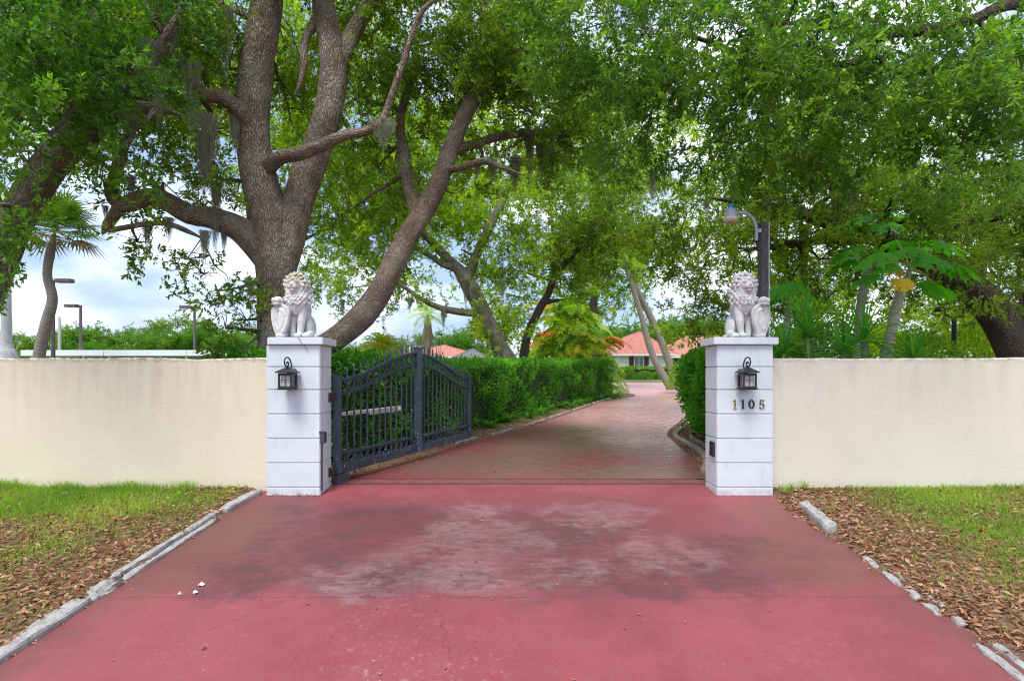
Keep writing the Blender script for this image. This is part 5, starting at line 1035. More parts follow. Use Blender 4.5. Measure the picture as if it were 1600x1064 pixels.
# ------------------------------------------------------------------ hedges and border plants
def leafy_shell(mb, pts, nrm, seed, ll=(.05, .085), ratio=.55, spread=.75, tintn=.5, midx=0):
    rg = np.random.default_rng(seed); n = len(pts); D = unit(nrm * .35 + rg.normal(0, spread, (n, 3)) + np.array([0, 0, .35])); Nn = unit(nrm + rg.normal(0, .55, (n, 3)) + np.array([0, 0, .5])); ln = rg.uniform(ll[0], ll[1], n)
    t = np.clip(tintn + rg.normal(0, .16, n) + .20 * snoise(pts[:, 0] * 2 + pts[:, 1], pts[:, 2] * 3, 1.7, seed) + .10 * snoise(pts[:, 0] * 2 + pts[:, 1], pts[:, 2] * 2, 6, seed + 9), 0, 1)
    V = leaf_quads(pts, D, Nn, ln, ln * ratio, .2); mb.add(V, np.arange(len(V)).reshape(-1, 4), midx, None, np.repeat(t, 4))
def hedge(name, label, line, depth, hgt, dens, seed, leaf, group=None, side=-1, cat='hedge', ll=(.05, .085), rough=.07, base=.05, lump=1.0):
    """line: front foot (x, y); the body extends to `side` of the walking direction"""
    rg = np.random.default_rng(seed); P = catmull(np.array([(x, y, 0) for x, y in line]), .2)[:, :2]; T = unit(np.gradient(P, axis=0)); Nf = np.stack([T[:, 1], -T[:, 0]], -1) * (-side)   # towards the viewer side
    seg = np.linalg.norm(np.diff(P, axis=0), axis=1); cum = np.concatenate([[0], np.cumsum(seg)]); Lg = cum[-1]
    root = thing(name, label, cat, (P[len(P) // 2][0], P[len(P) // 2][1], gz(P[len(P) // 2][1])), group)
    def sample(u): return np.stack([np.interp(u, cum, P[:, 0]), np.interp(u, cum, P[:, 1])], -1), unit(np.stack([np.interp(u, cum, Nf[:, 0]), np.interp(u, cum, Nf[:, 1])], -1))
    AP = []; AN = []
    def put(u, d, h, nf, nz, nt=0):
        p, nn = sample(u); q = p - nn * d[:, None]; z = gzv(q[:, 1]) + h; AP.append(np.stack([q[:, 0], q[:, 1], z], -1)); tt = np.stack([-nn[:, 1], nn[:, 0]], -1)
        AN.append(np.concatenate([nn * nf + tt * nt, np.full((len(u), 1), nz)], 1))
    bulge = lambda u, h: lump * .09 * snoise(u, h * 1.5, 2.2, seed) + lump * .05 * snoise(u, h, 6, seed + 1)
    k = int(Lg * hgt * dens); u = rg.uniform(0, Lg, k); h = base + (hgt - base) * rg.random(k); put(u, bulge(u, h) + rg.exponential(rough, k) + .10 * (1 - h / hgt) * rg.random(k) * 2 + .12 * np.clip((h - hgt + .15) / .15, 0, 1) ** 2, h, 1, .1)
    k = int(Lg * depth * dens); u = rg.uniform(0, Lg, k); d = rg.random(k) * depth; put(u, d, hgt - rg.exponential(rough * .8, k) + .05 * snoise(u, d * 2, 2, seed + 3) + .03 * snoise(u, d * 3, 7, seed + 4), .15, 1)
    k = int(Lg * hgt * dens * .35); u = rg.uniform(0, Lg, k); h = base + (hgt - base) * rg.random(k); put(u, depth - rg.exponential(rough, k), h, -1, .1)
    for e, sg in ((0, 1), (Lg, -1)):
        k = int(depth * hgt * dens); d = rg.random(k) * depth; h = base + (hgt - base) * rg.random(k); put(np.full(k, e) + sg * (rg.exponential(rough, k) + .08 * snoise(d, h, 3, seed + 6)), d, h, 0, .1, sg)
    # shoots that stand out of the clipped face
    k = int(Lg * 14); u = rg.uniform(0, Lg, k); d = rg.random(k) * depth
    for w in range(5): put(u, d, hgt + .0 + .022 * w * rg.random(k) * 1.5, .1, 1)
    mb = MB(); leafy_shell(mb, np.vstack(AP), np.vstack(AN), seed, ll); mb.build('foliage', leaf, root)
    core = MB(); us = np.linspace(.25, Lg - .25, max(3, int(Lg / .6))); p, nn = sample(us); V = []
    for q in range(len(us)):
        z0 = gz(p[q][1]); a = p[q] - nn[q] * .24; c = p[q] - nn[q] * (depth - .2)
        V += [(a[0], a[1], z0 + base), (a[0], a[1], z0 + hgt - .2), (c[0], c[1], z0 + hgt - .2), (c[0], c[1], z0 + base)]
    i = np.arange(len(us) - 1)[:, None]; j = np.arange(4)[None]; kk = (j + 1) % 4
    core.add(V, np.stack([i * 4 + j, i * 4 + kk, (i + 1) * 4 + kk, (i + 1) * 4 + j], -1).reshape(-1, 4)); m = len(us); core.f.append((np.array([[0, 1, 2, 3]]), 0)); core.f.append((np.array([[3, 2, 1, 0]]) + (m - 1) * 4, 0))
    core.build('stems', MT['hedge_core'], root); return root  # one solid core; the shade inside the hedge is put into its dark colour
MT['hedge_core'] = plain('hedge_shade_core', (.035, .05, .015), .95, 0, .6, 30, 1.)
hedge('hedge', 'long clipped glossy green hedge along the drive behind the open gate', [(-3.55, 7.9), (-2.75, 9.8), (-1.75, 12.6), (-1.0, 15.0), (.45, 18.6), (2.3, 22.8), (4.9, 27.6)], 1.5, 1.86, 560, 21, MT['hedge'], ll=(.06, .12), rough=.15, lump=2.2)
hedge('hedge', 'tall dark glossy hedge end tucked behind the inner side of the numbered pillar', [(3.66, 9.6), (3.74, 11), (4.0, 12.8), (4.5, 14.6)], 1.4, 2.0, 620, 22, MT['hedge_dark'], base=.25, ll=(.08, .14), rough=.16, lump=2.2, side=1)
# strap leaved border tufts at the hedge foot
def tuft_proto(name, seed, n, l0, w, leaf, up=.9, droop=1.0):
    rg = np.random.default_rng(seed); mb = MB()
    for _ in range(n):
        a = rg.uniform(0, 6.28); l = l0 * rg.uniform(.6, 1.1); e = rg.uniform(.35, 1.25) * up; t = np.linspace(0, 1, 6); ca, sa = math.cos(a), math.sin(a)
        rr_ = l * (t * math.cos(e) + .0); zz = l * (t * math.sin(e) - droop * .45 * t * t); ww = w * np.array([.7, 1, 1, .85, .55, .05])
        C = np.stack([rr_ * ca, rr_ * sa, zz + .01], -1); sd = np.array([-sa, ca, 0])
        V = np.stack([C - sd * ww[:, None] * .5, C + np.array([0, 0, -.15 * w]), C + sd * ww[:, None] * .5], 1).reshape(-1, 3)
        i = np.arange(5)[:, None]; j = np.arange(2)[None]; mb.add(V, np.stack([i * 3 + j, i * 3 + j + 1, (i + 1) * 3 + j + 1, (i + 1) * 3 + j], -1).reshape(-1, 4), 0, None, np.clip(rg.normal(.5, .2), 0, 1))
    return mb.build(name, leaf)
tp = tuft_proto('border_plant', 4, 60, .85, .035, MT['border'], .8, 1.0)
for q in range(15):
    y_ = 15.2 + q * .85 + .2 * math.sin(q * 2.1); o = tp if q == 0 else tp.copy()
    if q: COL.objects.link(o)
    line = np.array([(-1.0, 15.0), (.45, 18.6), (2.3, 22.8), (4.9, 27.6)]); x_ = np.interp(y_, line[:, 1], line[:, 0]) + .15 + .2 * math.sin(q * 5.)
    o.location = (x_, y_, gz(y_)); o.rotation_euler = (0, 0, q * 1.3); o.scale = [.8 + .3 * ((q * 7) % 5) / 5] * 3
    tag(o, 'arching strap leaved border plant at the foot of the long clipped hedge', 'plant', 'border plants under the hedge')

# ------------------------------------------------------------------ palms
def fan_frond(mb, o, d, l, rg, mat_=0, petiole=.9, droop=.35, n=22, tint=.5):
    d = unit(np.array(d)); side = unit(np.cross(d, [0, 0, 1.]) + 1e-6); up = np.cross(side, d); hub = np.array(o) + d * l * petiole - np.array([0, 0, .12 * l * petiole])
    mb.tube([o, (np.array(o) + hub) / 2 + up * .03, hub], [.014, .011, .008], 4, 0 if mat_ == 0 else mat_, tint=tint)
    for k in range(n):
        a = (-1 + 2 * (k + .5) / n) * 2.0; dd = d * math.cos(a) + side * math.sin(a) + up * .15; ll = l * (.75 + .25 * math.cos(a)) * rg.uniform(.9, 1.05); w = .035 * l
        sd = unit(np.cross(dd, up)); m1 = hub + dd * ll * .55; tip = hub + dd * ll - np.array([0, 0, droop * ll])
        mb.add([hub, m1 + sd * w, tip, m1 - sd * w], [(0, 1, 2, 3)], mat_, None, np.clip(tint + rg.normal(0, .12), 0, 1))
def pinnate(mb, o, d, l, rg, mat_=0, n=26, ll=.35, droop=.6, w=.03, tint=.5, vee=.5):
    d = unit(np.array(d, float)); t = np.linspace(0, 1, 12); C = np.array(o) + d * l * t[:, None] + np.array([0, 0, -1.]) * (droop * l * t ** 2.2)[:, None]
    mb.tube(C, np.linspace(.016, .004, 12) * max(1, l / 1.6), 4, mat_, tint=min(1, tint + .25))
    for k in range(n):
        s = .14 + .86 * (k + .5) / n; c = np.array([np.interp(s, t, C[:, q]) for q in range(3)]); c2 = np.array([np.interp(min(1, s + .05), t, C[:, q]) for q in range(3)]); tg = unit(c2 - c + 1e-9); sd = unit(np.cross(tg, [0, 0, 1.]) + 1e-6); up = np.cross(sd, tg)
        L_ = ll * math.sin(PI * (.18 + .78 * s)) * rg.uniform(.9, 1.1)
        for sg in (-1, 1):
            dd = unit(sd * sg + tg * .55 + up * vee * .6 + rg.normal(0, .08, 3)); m1 = c + dd * L_ * .5; tip = c + dd * L_ - np.array([0, 0, .30 * L_]); wd = unit(np.cross(dd, up + .3 * sd)) * w
            mb.add([c, m1 + wd * .5, tip, m1 - wd * .5], [(0, 1, 2, 3)], mat_, None, np.clip(tint + rg.normal(0, .13), 0, 1))
def palm(name, label, rows, crown, barkm, seed, cat='palm', group=None, sides=14):
    P = catmull(path3(rows), .15); root = thing(name, label, cat, (P[0][0], P[0][1], gz(P[0][1])), group); mb = MB(); mb.tube(P[:, :3], P[:, 3], sides, wob=.04, bark=True, seed=seed); mb.build('trunk', barkm, root, smooth=True)
    c = MB(); rg = np.random.default_rng(seed); mats = crown(c, P[-1, :3], rg); c.build('crown', mats, root); return root
def cabbage(c, o, rg, l=.80, n=38):
    for k in range(n):
        a = k * 2.4 + rg.uniform(-.2, .2); e = -.4 + 1.7 * (k / n); dry_ = k < 5
        fan_frond(c, o + np.array([0, 0, .12 * k / n]), (math.cos(a) * math.cos(e), math.sin(a) * math.cos(e), math.sin(e)), l * rg.uniform(.85, 1.1), rg, 1 if dry_ else 0, .8, .45 if dry_ else .25, tint=rg.uniform(.25, .8))
    return [MT['palm_fan'], MT['palm_dry']]
palm('cabbage_palm', 'crooked thin cabbage palm behind the tan wall beside the tall lamp', [(78, 680, 10, 16), (60, 600, 9, 16), (62, 550, 8, 16), (74, 500, 8, 16), (82, 465, 7, 16), (74, 430, 6, 16), (79, 392, 6, 16), (86, 362, 6, 16)], cabbage, MT['palm_trunk'], 31)
def feather(n, l, ll, mats, dr=.6, e0=-.2, e1=1.35, w=.035, ti=(.2, .8), nn=24):
    def f(c, o, rg):
        for k in range(n):
            a = k * 2.4 + rg.uniform(-.2, .2); e = e0 + (e1 - e0) * k / n
            pinnate(c, o, (math.cos(a) * math.cos(e), math.sin(a) * math.cos(e), math.sin(e)), l * rg.uniform(.85, 1.1), rg, k % len(mats), nn, ll, dr, w, rg.uniform(*ti))
        return mats
    return f
palm('royal_palm', 'smooth pale grey royal palm trunk at the picture edge beyond the tan wall', [(6, 640, 26, 34), (8, 560, 16, 34), (9, 540, 9, 34), (10, 520, 7, 34), (10, 450, 6, 34), (11, 370, 6, 34), (11, 330, 5, 34)], feather(18, 3.4, .8, [MT['palm_green']], .7), MT['palm_pale'], 32)
palm('date_palm', 'golden green feather palm with low round crown behind the gate arch', [(596, 660, 12, 26), (596, 580, 11, 26), (597, 546, 11, 26)], feather(34, 1.55, .42, [MT['palm_gold'], MT['palm_green'], MT['palm_gold']], .5, .0, 1.4, .04), MT['palm_trunk'], 33)
palm('queen_palm', 'small feather palm with brown ragged stem behind the middle of the gate', [(669, 640, 5, 33), (668, 560, 5, 33), (668, 530, 6, 33), (668, 505, 6, 33), (668, 492, 4, 33)], lambda c, o, rg: (feather(13, 1.5, .5, [MT['palm_green']], .5, -.3, 1.3, .04)(c, o, rg), [pinnate(c, o + np.array([0, 0, -.1]), (math.cos(a) * .25, math.sin(a) * .25, -1), 1.9, rg, 1, 16, .2, .0, .05, .6) for a in np.linspace(0, 6, 7)], [MT['palm_green'], MT['palm_dry']])[-1], MT['palm_dry'] if False else MT['palm_trunk'], 34)
for q, (rows, lb) in enumerate([([(1049, 609, 6.2, 35), (1037, 588, 5.8, 35), (1024, 565, 5.2, 35), (1013, 535, 4.8, 35), (1004, 500, 4.4, 35), (995, 470, 4.2, 35), (985, 435, 4, 35), (975, 400, 4, 35)], 'more slanted of two leaning grey palm stems at the drive bend'), ([(1056, 607, 6, 37), (1051, 585, 6, 37), (1043, 560, 5.6, 37), (1030, 525, 5.2, 37), (1014, 490, 5, 37), (1000, 463, 4.8, 37), (988, 440, 4.6, 37), (974, 415, 4.4, 37)], 'thicker upright one of two leaning palm stems, rising out of shrubs')]):
    palm('leaning_palm', lb, rows, feather(16, 2.0, .55, [MT['palm_green']], .7), MT['palm_trunk'], 35 + q, group='leaning palms at the drive bend')
def clump(name, label, px, py, Y, wpx, hpx, n, mats, seed, l, ll, w=.09, ti=(.15, .9), accents=()):
    """many arching fronds rising from a tight group of canes; accents: (px, py, count, material) for odd coloured fronds"""
    c0 = at(px, py, Y); root = thing(name, label, 'palm', (c0.x, c0.y, gz(Y)), None); rg = np.random.default_rng(seed); mb = MB(); st = MB(); W_ = wpx / F * Y; H_ = hpx / F * Y; z0 = gz(Y)
    for k in range(n):
        f = (k + .5) / n; a = k * 2.4; rad = W_ * .5 * math.sqrt(1 - f) * rg.uniform(.5, 1.); hh = H_ * (.12 + .62 * f) * rg.uniform(.85, 1.1); o = np.array([c0.x + math.cos(a) * rad * .7, c0.y + math.sin(a) * rad * .7, z0 + hh]); e = .25 + 1.15 * f * rg.uniform(.7, 1.1)
        pinnate(mb, o, (math.cos(a) * math.cos(e), math.sin(a) * math.cos(e), math.sin(e)), l * rg.uniform(.75, 1.1), rg, k % 4 if k % 4 < 3 else 0, 22, ll, .8, w, rg.uniform(*ti), .35)
        if k % 5 == 0: st.tube([(c0.x + math.cos(a) * rad * .3, c0.y + math.sin(a) * rad * .3, z0 - .05), tuple((o + np.array([c0.x, c0.y, z0])) / 2), tuple(o)], [.05, .045, .03], 6, bark=True)
    for (ax, ay, cnt, mi) in accents:
        o = np.array(at(ax, ay, Y - 1.2)); sg = 1 if ax > px else -1
        for q in range(cnt): pinnate(mb, o + rg.normal(0, .25, 3), (sg * rg.uniform(.4, 1), -rg.uniform(0, .7), rg.uniform(.1, .9)), l * rg.uniform(.4, .65), rg, mi, 22, ll * .8, .7, w, rg.uniform(.4, .9), .2)
    st.build('stems', MT['palm_trunk'], root, smooth=True); mb.build('fronds', mats, root); return root
clump('areca_palm', 'huge areca palm clump with orange side fronds behind the hedge end', 893, 560, 29, 124, 175, 190, [MT['palm_green'], MT['palm_green'], MT['palm_gold'], MT['palm_orange']], 41, 2.0, .6, accents=((940, 530, 6, 3), (858, 530, 5, 3), (862, 495, 5, 2)))
clump('areca_palm', 'small golden areca palm clump left of the middle oak trunk', 742, 560, 21, 46, 62, 60, [MT['palm_gold'], MT['palm_green'], MT['palm_gold']], 42, .95, .33, .05)
# dry reed grass
mb = MB(); rg = np.random.default_rng(5); c0 = at(636, 560, 28)
for k in range(150):
    x_ = c0.x + rg.normal(0, .9); y_ = 28 + rg.normal(0, .5); h_ = rg.uniform(1.8, 3.2); t = np.linspace(0, 1, 4); mb.tube(np.stack([x_ + t ** 2 * rg.normal(0, .3), y_ + t * rg.normal(0, .2), gz(28) + h_ * t], -1), [.018, .016, .022, .006], 3, cap=False, tint=rg.uniform(0, 1))
tag(mb.build('reed_grass', MT['reed']), 'tall clump of dry brown reed grass beyond the gate arch', 'plant')

# ------------------------------------------------------------------ papaya, yucca, shrubs behind the cream wall
def papaya_leaf(mb, hub, d, size, rg, mat_=0, tint=.5):
    d = unit(np.array(d, float)); side = unit(np.cross(d, [0, 0, 1.]) + 1e-6); up = np.cross(side, d)
    for k in range(7):
        a = (k - 3) * .62; dd = unit(d * math.cos(a) + side * math.sin(a) - up * .12 * abs(k - 3)); sd = unit(np.cross(dd, up)); L_ = size * (1.0 - .09 * abs(k - 3)); droop = np.array([0, 0, -1.])
        def pt(s, w): return hub + dd * L_ * s + sd * L_ * w + droop * L_ * (.28 * s * s)
        axis = [pt(0, 0), pt(.3, 0), pt(.6, 0), pt(1, 0)]; V = axis[:]
        for sg in (1, -1): V += [pt(.22, .085 * sg), pt(.36, .11 * sg), pt(.52, .30 * sg), pt(.55, .12 * sg), pt(.80, .22 * sg), pt(.78, .08 * sg)]
        t = np.clip(tint + rg.normal(0, .08), 0, 1)
        Fs = []
        for sg, b0 in ((1, 4), (-1, 10)):
            fs = [(0, b0, b0 + 1, 1), (1, b0 + 1, b0 + 3, 2), (b0 + 1, b0 + 2, b0 + 3), (2, b0 + 3, b0 + 5, 3), (b0 + 3, b0 + 4, b0 + 5)]
            Fs += fs if sg == 1 else [f[::-1] for f in fs]
        mb.add(V, Fs, mat_, None, t)
def papaya(label, rows, leaves, seed):
    P = catmull(path3(rows), .12); root = thing('papaya_tree', label, 'tree', (P[0][0], P[0][1], gz(P[0][1])), 'papaya trees behind the cream wall'); mb = MB(); mb.tube(P[:, :3], P[:, 3], 12, bark=True, wob=.05, seed=seed); mb.build('trunk', MT['papaya_trunk'], root, smooth=True)
    rg = np.random.default_rng(seed); c = MB(); top_ = P[-1, :3]
    for (px, py, Y, sz, kind) in leaves:
        h = np.array(at(px, py, Y)); s0 = top_ + np.array([0, 0, -.05 + .1 * rg.random()]); d = h - s0; d[1] -= .12; d[2] = d[2] * .2 - .6 * np.linalg.norm(d[:2]) - .05
        if kind: d = d * np.array([.5, .5, 1]) + np.array([0, -.25, -.35])
        c.tube([s0, s0 + (h - s0) * .5 + np.array([0, 0, .05]), h], [.014, .011, .008], 5, 2); papaya_leaf(c, h, d, sz * rg.uniform(.9, 1.1), rg, 1 if kind else 0, rg.uniform(.3, .7))
    c.build('crown', [MT['papaya'], MT['papaya_yellow'], MT['papaya_stalk']], root); return root
MT['papaya_stalk'] = plain('papaya_stalk', (.42, .48, .16), .6, 0, .2)
papaya('nearer papaya tree with one drooping yellow leaf behind the cream wall', [(1370, 700, 9, 9.0), (1384, 560, 8, 9.0), (1394, 510, 7.5, 9.0), (1402, 475, 7, 9.0), (1414, 445, 6, 9.0), (1424, 418, 5, 9.0)],
    [(1422, 385, 8.8, .42, 0), (1475, 378, 8.8, .44, 0), (1370, 395, 8.7, .45, 0), (1455, 400, 8.5, .38, 0), (1493, 412, 8.9, .42, 0), (1400, 375, 9.3, .42, 0), (1440, 370, 9.5, .42, 0), (1352, 430, 8.9, .38, 0), (1410, 436, 8.5, .23, 1), (1455, 440, 9.1, .36, 0), (1385, 412, 8.5, .3, 0), (1470, 450, 9.4, .34, 0)], 61)
papaya('slender papaya tree standing behind the nearer one, its crown darker', [(1330, 690, 8, 10.2), (1340, 560, 7, 10.2), (1343, 500, 6.5, 10.2), (1348, 460, 6, 10.2), (1358, 420, 6, 10.2), (1368, 390, 5, 10.2)],
    [(1335, 335, 10, .5, 0), (1375, 330, 10.1, .5, 0), (1410, 335, 10.2, .48, 0), (1310, 350, 10, .45, 0), (1385, 345, 9.8, .5, 0), (1330, 385, 9.9, .5, 0), (1320, 405, 10.1, .46, 0), (1393, 408, 10, .34, 1), (1350, 350, 10.6, .5, 0)], 62)
papaya('young papaya tree beside the dark lamp post', [(1224, 690, 7, 9.6), (1228, 560, 6, 9.6), (1230, 500, 5, 9.6), (1232, 462, 4, 9.6)], [(1212, 450, 9.4, .36, 0), (1240, 440, 9.5, .38, 0), (1258, 455, 9.6, .36, 0), (1225, 445, 9.9, .36, 0), (1250, 470, 9.3, .34, 0), (1205, 462, 9.6, .32, 0)], 63)
def yucca(label, px, py, Y, n, l, seed):
    c = at(px, py, Y); root = thing('yucca_plant', label, 'plant', (c.x, c.y, gz(Y)), 'spiky yuccas behind the cream wall'); mb = MB(); mb.tube([(c.x, c.y, gz(Y) - .05), (c.x + .03, c.y, (gz(Y) + c.z) / 2), (c.x, c.y, c.z)], [.07, .06, .05], 9, bark=True); mb.build('stem', MT['palm_trunk'], root, smooth=True)
    rg = np.random.default_rng(seed); lf = MB()
    for k in range(n):
        a = k * 2.4; e = -.35 + 1.85 * (k / n); d = np.array([math.cos(a) * math.cos(e), math.sin(a) * math.cos(e), math.sin(e)]); L_ = l * rg.uniform(.8, 1.1); t = np.linspace(0, 1, 5); Cn = np.array(c) + d * L_ * t[:, None] + np.array([0, 0, -1.]) * ((.10 + .35 * rg.random()) * L_ * t ** 2)[:, None]; sd = unit(np.cross(d, [0, 0, 1.]) + 1e-6); ww = .042 * np.array([.6, 1, .9, .6, .05])
        V = np.stack([Cn - sd * ww[:, None] * .5, Cn + np.array([0, 0, -.01]), Cn + sd * ww[:, None] * .5], 1).reshape(-1, 3); i = np.arange(4)[:, None]; j = np.arange(2)[None]
        lf.add(V, np.stack([i * 3 + j, i * 3 + j + 1, (i + 1) * 3 + j + 1, (i + 1) * 3 + j], -1).reshape(-1, 4), 0, None, np.clip(rg.normal(.45, .22), 0, 1))
    lf.build('leaves', MT['yucca'], root); return root
yucca('tallest spiky yucca beside the young papaya at the numbered pillar', 1262, 525, 8.4, 60, 1.0, 71)
yucca('low spiky yucca next to the tallest one, tips just over the cream wall', 1318, 550, 8.2, 46, .85, 72)
yucca('spiky yucca between the two papaya trunks', 1350, 530, 8.8, 46, .9, 73)
yucca('short yucca right of the nearer papaya trunk', 1428, 556, 8.4, 40, .6, 74)
yucca('half hidden yucca close to the numbered pillar cap', 1226, 552, 8.2, 44, .62, 75)
def shrub(name, label, px, py, Y, wpx, hpx, leaf, seed, dens=700, ll=(.05, .1), group=None, ball=False, cat='shrub', bot=None):
    c = at(px, py, Y); W_ = wpx / F * Y / 2; zt = c.z; z0 = gz(Y) if bot is None else bot; hz_ = (zt - z0); root = thing(name, label, cat, (c.x, c.y, gz(Y)), group); rg = np.random.default_rng(seed)
    n = int(dens * (4 * W_ * W_ + 6 * W_ * hz_ * .7)); u = unit(rg.normal(0, 1, (n, 3))); r_ = 1 - np.abs(rg.normal(0, .06 if ball else .18, n)); k = (1 + (0 if ball else .2) * snoise(u[:, 0] * 2 + u[:, 1], u[:, 2] * 2.5, 1.8, seed)) * r_
    P = np.stack([c.x + u[:, 0] * W_ * k, c.y + u[:, 1] * W_ * k, z0 + hz_ * .5 + u[:, 2] * hz_ * .5 * k], -1); mb = MB(); leafy_shell(mb, P, u, seed, ll, .5, .7); mb.build('foliage', leaf, root)
    st = MB()
    for q in range(6):
        a = q * 1.05; st.tube([(c.x + .05 * math.cos(a), c.y + .05 * math.sin(a), gz(Y) - .02), (c.x + W_ * .25 * math.cos(a), c.y + W_ * .25 * math.sin(a), z0 + hz_ * .4), (c.x + W_ * .55 * math.cos(a), c.y + W_ * .55 * math.sin(a), z0 + hz_ * .7)], [.03, .02, .01], 5)
    st.build('stems', MT['stem'], root); return root
for q, (px, py, Y, w, h, lf, lb) in enumerate([(1440, 515, 12, 110, 0, 'shrub', 'loose bright green shrub behind the papaya trunks'), (1530, 505, 12.5, 110, 0, 'leaf_far', 'feathery yellow green shrub beside the twin armed lamp'), (1590, 520, 13.5, 80, 0, 'shrub', 'rounded green shrub under the leaning trunk of the dark oak'), (1300, 500, 13, 110, 0, 'leaf_pale', 'pale grey green shrub behind the tallest yucca'), (1375, 505, 15, 110, 0, 'leaf_far', 'sunny shrub seen between the papaya trunks'), (1220, 500, 14, 70, 0, 'shrub', 'shrub behind the dark lamp post')]):
    shrub('garden_shrub', lb, px, py, Y, w, h, MT[lf], 80 + q, 420, (.06, .12))
# shrubs seen near the house and at the bend
for q, (px, py, Y, w, lb) in enumerate([(1075, 567, 31, 62, 'large light green shrub behind the leaning palm stems'), (1082, 580, 28, 46, 'variegated low shrub at the foot of the leaning palms')]):
    shrub('drive_shrub', lb, px, py, Y, w, 0, MT['shrub'] if q == 0 else MT['leaf_pale'], 100 + q, 260, (.08, .15))
GB = 'clipped round shrubs in front of the house'
for q, (px, py, w) in enumerate([(981, 578, 24), (984, 584, 17), (1002, 585, 14), (1008, 581, 24), (1024, 583, 16), (968, 585, 9), (1038, 582, 18)]):
    shrub('round_shrub', ['larger clipped ball shrub by the white house wall', 'front clipped ball shrub nearest the lawn corner', 'small clipped ball shrub at the lawn middle', 'wide flat clipped shrub behind the small ball', 'clipped ball left of the slanted palm stem', 'darkest low ball shrub beside the hedge end', 'clipped ball shrub behind the slanted palm stem'][q], px, py, 53 + (q % 3), w, 0, MT['shrub'], 120 + q, 160, (.12, .2), GB, True)
hedge('house_hedge', 'low clipped hedge under the house windows', [(10.9, 60.5), (14, 60.5), (18.5, 60.0)], 1.6, 1.1, 90, 130, MT['shrub'], ll=(.12, .22), side=1)
b = MB(); b.add([(9.0, 47.3, gz(47.3) + .03), (16, 48.4, gz(48.4) + .03), (17, 53.5, gz(53.5) + .03), (9.3, 53.5, gz(53.5) + .03)], [(0, 1, 2, 3)]); MT['lawn'] = plain('mown_lawn', (.20, .27, .06), .9, 0, .25, 1.5); b.build('house_lawn', MT['lawn'])['kind'] = 'structure'

# ------------------------------------------------------------------ the house and its neighbour
def slope(mb, quad, mat_=0):             # roof face: its first edge is the eave; stores eave/slope metres for the tiles
    q = [np.array(p, float) for p in quad]; e = unit(q[1] - q[0]); nrm = unit(np.cross(q[1] - q[0], q[-1] - q[0])); s = np.cross(nrm, e)
    B = [((p - q[0]) @ e, (p - q[0]) @ s, 0) for p in q]; mb.add(q, [tuple(range(len(q)))], mat_, np.array(B))
def house(name, label, wings):
    """wings: (x0, x1, y0, y1, z eave, z ridge, ridge axis, overhang, wall material)"""
    w0 = wings[0]; root = thing(name, label, 'house', ((w0[0] + w0[1]) / 2, w0[2], gz(w0[2])))
    for (x0, x1, y0, y1, ze, zr, ax, ov, wm, rm) in wings:
        mb = MB(); mb.box(((x0 + x1) / 2, (y0 + y1) / 2, (ze + gz(y0) - .3) / 2 ), (x1 - x0, y1 - y0, ze - gz(y0) + .3)); mb.build('wall', MT[wm], root)
        X0, X1, Y0, Y1 = x0 - ov, x1 + ov, y0 - ov, y1 + ov; mb = MB(); zl = ze - .02
        if ax == 'y': h_ = (X1 - X0) / 2; a = ((X0 + X1) / 2, Y0 + h_ * .9, zr); c = ((X0 + X1) / 2, Y1 - h_ * .9, zr)
        else: h_ = (Y1 - Y0) / 2; a = (X0 + h_ * .9, (Y0 + Y1) / 2, zr); c = (X1 - h_ * .9, (Y0 + Y1) / 2, zr)
        p = [(X0, Y0, zl), (X1, Y0, zl), (X1, Y1, zl), (X0, Y1, zl)]
        if ax == 'y': slope(mb, [p[0], p[1], a]); slope(mb, [p[1], p[2], c, a]); slope(mb, [p[2], p[3], c]); slope(mb, [p[3], p[0], a, c])
        else: slope(mb, [p[0], p[1], c, a]); slope(mb, [p[1], p[2], c]); slope(mb, [p[2], p[3], a, c]); slope(mb, [p[3], p[0], a])
        for (u, v) in ((a, c), (p[0], a), (p[1], a if ax == 'y' else c), (p[2], c), (p[3], c if ax == 'y' else a)): mb.tube([u, v], .09, 6, bark=True)
        rf = mb.build('roof', MT[rm], root)
        fb = MB(); t_ = .22
        for (u, v) in ((p[0], p[1]), (p[1], p[2]), (p[2], p[3]), (p[3], p[0])): fb.bar((u[0], u[1], zl - .1), (v[0], v[1], zl - .1), .06, t_)
        fb.build('fascia', MT['trim'], rf)
    return root
def window(root, x0, x1, y, z0, z1, shutters=True):
    sw = .55; mb = MB(); mb.box(((x0 + x1) / 2, y - .03, (z0 + z1) / 2), (x1 - x0 + .1, .06, z1 - z0 + .1)); fr = mb.build('window', MT['trim'], root)
    mb = MB(); k = 2
    for q in range(k):
        a = x0 + (x1 - x0) * q / k + .04; c = x0 + (x1 - x0) * (q + 1) / k - .04; mb.box(((a + c) / 2, y - .065, (z0 + z1) / 2), (c - a, .012, z1 - z0 - .06))
    mb.build('pane', MT['window'], fr)
    if shutters:
        for s in (-1, 1):
            mb = MB(); cx_ = (x0 - sw / 2 - .06) if s < 0 else (x1 + sw / 2 + .06); mb.box((cx_, y - .04, (z0 + z1) / 2), (sw, .06, z1 - z0 + .1))
            for q in range(9): mb.box((cx_, y - .075, z0 + (z1 - z0) * (q + .5) / 9), (sw - .1, .02, .05))
            mb.build('shutter', MT['shutter'], root)
HZ = 4.06
hs = house('house', 'low white house with red clay tile hip roofs at the end of the drive', [(12.0, 18.4, 65, 80, HZ, 6.95, 'y', .6, 'house_white', 'tile'), (18.4, 35, 69.5, 81, HZ - .1, 6.9, 'x', .6, 'house_peach', 'tile')])
